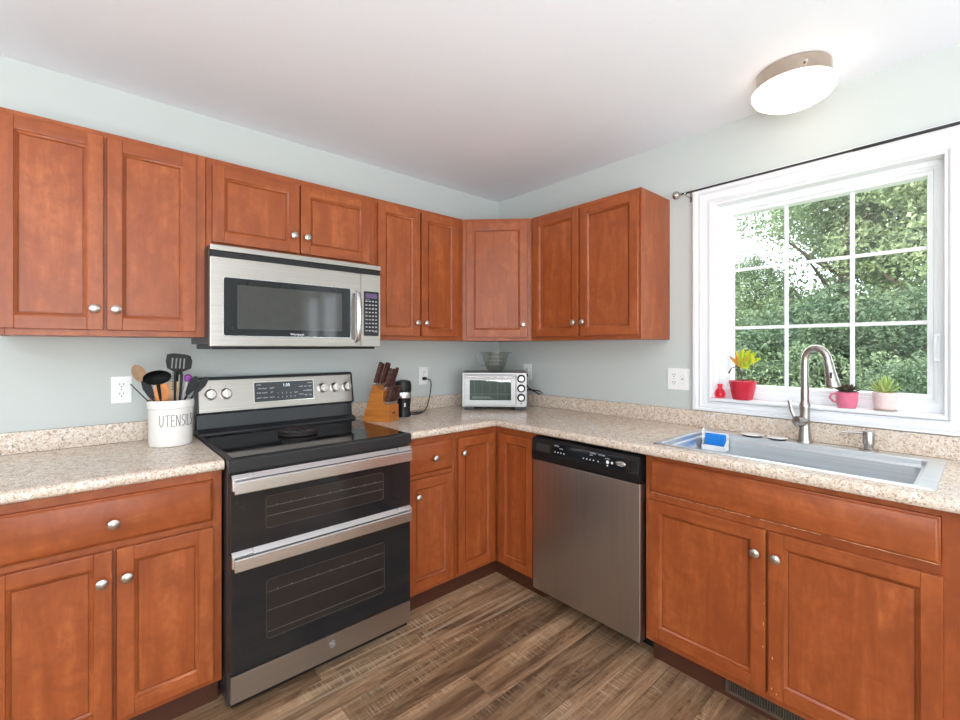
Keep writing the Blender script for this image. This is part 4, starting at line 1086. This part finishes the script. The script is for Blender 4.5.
for k in range(20):
    a = k*2.4; tl = .12+.060*k; m._in(leaf_mb(.078-.0006*k, .013, -.25, .003, .3, 6), T(0, 0, .066) @ RZ(a) @ RY(min(1.15, tl)))
m.build('foliage', 'aloe', PA)

# ------------------------------------------------------------------ curtain rod
CR = thing('curtain_rod', 'thin dark curtain rod with a round finial above the window', 'curtain rod', (0, -1.972, 2.122))
rd_ = MB(); rd_.tube([(-.075, .535, .001), (-.075, -.15, .001)], .005, 12); rd_.tube([(-.075, -.149, .001), (-.075, -.62, .001)], .0062, 12); rd_.build('rod', 'black', CR)
for sy in (.535, -.62):
    s_ = 1 if sy > 0 else -1
    MB().lathe([(0, 0), (.007, 0), (.007, .008), (.010, .010), (.007, .013), (.016, .018), (.0215, .028), (.0215, .034), (.016, .044), (.006, .047), (0, .048)], 24, T(-.075, sy-s_*.001, .001) @ RX(-s_*PI/2)).build('finial', 'faucet', CR)
for y in (.516, -.60):
    b = MB(); b.box(-.004, -.0003, y-.010, y+.010, -.030, .030, .001)
    b.box(-.078, -.004, y-.003, y+.003, -.014, -.008, .001); b.tube([(-.075+.010*math.cos(a), y, .001+.010*math.sin(a)) for a in [math.radians(180+k*22.5) for k in range(9)]], .003, 6)
    b.build('bracket', 'faucet', CR)

# ------------------------------------------------------------------ ceiling light
CL = thing('ceiling_light', 'lit round flush ceiling light with a nickel rim', 'light', (-.259, -1.964, H-.0003)); CL.scale = (.86, .86, 1.3)
MB().lathe([(0, 0), (.140, 0), (.146, -.004), (.146, -.046), (.142, -.050), (.130, -.050), (0, -.045)], 56).build('base', 'lampbase', CL)
MB().lathe([(.130, -.0503), (.158, -.0503), (.166, -.056), (.165, -.066), (.150, -.082), (.115, -.096), (.06, -.104), (0, -.106)], 56).build('glass_shade', 'lampglass', CL)
MB().lathe([(0, 0), (.006, 0), (.008, .005), (.005, .010), (0, .011)], 12, T(-.125, -.078, -.03) @ RZ(-2.6) @ RY(PI/2)).build('set_screw', 'chrome', CL)

# ------------------------------------------------------------------ outside
gr = MB(); tm = bmesh.new(); nx, ny = 26, 26; V_ = []
for i in range(nx+1):
    for j in range(ny+1):
        x = .3+i*1.6; y = -22+j*1.8; z = -.5+max(0, x-5)*.16+.15*math.sin(x*.8+y*.5); V_.append(tm.verts.new((x, y, z)))
for i in range(nx):
    for j in range(ny):
        a = i*(ny+1)+j; tm.faces.new((V_[a], V_[a+ny+1], V_[a+ny+2], V_[a+1]))
gr._in(tm); struct(gr, 'lawn', 'grass')
def foliage(seed, n, blobs, size):
    """leaf cloud: small folded leaves scattered through blob volumes"""
    rs = np.random.RandomState(seed); w_ = np.array([b[3]**2 for b in blobs]); w_ = w_/w_.sum()
    idx = rs.choice(len(blobs), n, p=w_); bl = np.array(blobs)[idx]
    d = rs.normal(size=(n, 3)); d /= np.linalg.norm(d, axis=1)[:, None]
    rad = bl[:, 3]*(rs.uniform(.35, 1.0, n)**.5)*(1+.22*np.sin(d[:, 0]*7+bl[:, 0]*3)*np.cos(d[:, 2]*6))
    P = bl[:, :3]+d*rad[:, None]*np.array([1, 1, .8])
    nrm = rs.normal(size=(n, 3))+d*.6+np.array([0, 0, .5]); nrm /= np.linalg.norm(nrm, axis=1)[:, None]
    u = np.cross(nrm, rs.normal(size=(n, 3))); u /= np.linalg.norm(u, axis=1)[:, None]; v = np.cross(nrm, u)
    s = size*rs.uniform(.6, 1.4, n)[:, None]
    q = np.stack([P-u*s, P+v*s*.5+nrm*s*.12, P+u*s, P-v*s*.5+nrm*s*.12], 1).reshape(-1, 3)
    me = bpy.data.meshes.new('foliage'); me.from_pydata(q.tolist(), [], [[4*i, 4*i+1, 4*i+2, 4*i+3] for i in range(n)])
    return me
def blobs_tree(seed, h, r, n=16):
    rg = random.Random(seed); out = []
    for k in range(n):
        a = rg.random()*2*PI; q = rg.random()**.6; z = h*(.22+.75*rg.random()); rr_ = r*(1.05-abs(z/h-.5)*1.1)
        out.append((q*rr_*math.cos(a), q*rr_*math.sin(a), z, r*(.34+.2*rg.random())))
    return out
tree_meshes = []
for sd, mt in ((1, 'leaf_a'), (2, 'leaf_b'), (3, 'leaf_b')):
    me = foliage(sd, 34000, blobs_tree(sd, 7.5, 2.1, 26), .050); me.materials.append(M[mt]); tree_meshes.append(me)
bush_meshes = []
for sd, mt in ((7, 'leaf_c'), (8, 'leaf_b'), (9, 'leaf_c')):
    me = foliage(sd, 16000, [(b[0], b[1], b[2], b[3]) for b in blobs_tree(sd, 1.9, 1.15, 16)], .030); me.materials.append(M[mt]); bush_meshes.append(me)
def gz(x, y): return -.5+max(0, x-5)*.16+.15*math.sin(x*.8+y*.5)
def tree(k, x, y, s, rot, label):
    t = thing('tree', label, 'tree', (x, y, gz(x, y)-.1), rot, 'trees behind the lawn'); t.scale = (s, s, s)
    tr = MB(); rg = random.Random(k*3+1)
    tr.tube([(0, 0, 0), (.08, .03, 2), (-.05, .08, 4.2), (.06, 0, 6.4)], [.20, .16, .10, .03], 10)
    for q in range(6):
        a = rg.random()*6.28; z = 1.8+q*.7; tr.tube([(0, 0, z), (.7*math.cos(a), .7*math.sin(a), z+.5), (1.4*math.cos(a), 1.4*math.sin(a), z+1.2)], [.07, .045, .015], 6)
    tr.build('trunk', 'bark', t)
    o = bpy.data.objects.new('foliage', tree_meshes[k % 3]); COL.objects.link(o); o.parent = t
tree(0, 9.0, -2.2, 1.0, .3, 'bright leafy tree outside, behind the right column of panes')
tree(1, 11.0, -.35, 1.0, 1.2, 'dense tree outside, filling the middle column of panes')
tree(2, 12.5, 3.1, .45, 2.2, 'lower tree outside with open sky above it, behind the left panes')
tree(1, 13.5, -1.6, 1.25, 3.3, 'tall tree furthest right in the wood outside the window')
tree(2, 15.5, -.3, 1.2, 4.0, 'tall tree in the back of the wood between two nearer trees')
tree(0, 17.5, 5.2, .48, 5.0, 'distant tree at the left edge of the view outside')
tree(1, 12.0, -5.0, 1.1, .9, 'tree outside beyond the right edge of the window')
tree(1, 9.8, 1.25, 0.45, 2.7, 'low young tree outside under the open sky, behind the left panes')
def shrub(k, x, y, s, rot, label):
    t = thing('shrub', label, 'shrub', (x, y, gz(x, y)-.05), rot, 'shrubs along the wood edge'); t.scale = (s, s, s)
    m = MB()
    for a in (0, 1.3, 2.6, 3.9, 5.2): m.tube([(0, 0, 0), (.3*math.cos(a), .3*math.sin(a), .7), (.5*math.cos(a), .5*math.sin(a), 1.3)], [.03, .02, .01], 6)
    m.build('stems', 'bark', t)
    o = bpy.data.objects.new('foliage', bush_meshes[k % 3]); COL.objects.link(o); o.parent = t
for i, (x, y, s, lab) in enumerate([(5.6, -1.9, .85, 'dark shrub outside behind the aloe'), (6.0, -.9, .9, 'shrub outside behind the succulent mug'), (6.2, .1, .9, 'shrub outside seen through the faucet arch'), (6.6, 1.2, .95, 'shrub outside right of the red pot'), (7.2, 2.4, 1.05, 'shrub outside behind the yellow-green plant'),
                                    (7.6, -.3, 1.35, 'bigger shrub behind the low row, middle of the view'), (7.4, -1.7, 1.3, 'bigger shrub behind the low row, right panes'), (8.4, 1.6, 1.35, 'bigger shrub behind the low row, left panes'), (9.0, 3.2, 1.3, 'big shrub under the open sky at the left'), (6.2, -3.2, 1.1, 'shrub outside beyond the right window edge')]):
    shrub(i, x, y, s, i*1.1, lab)
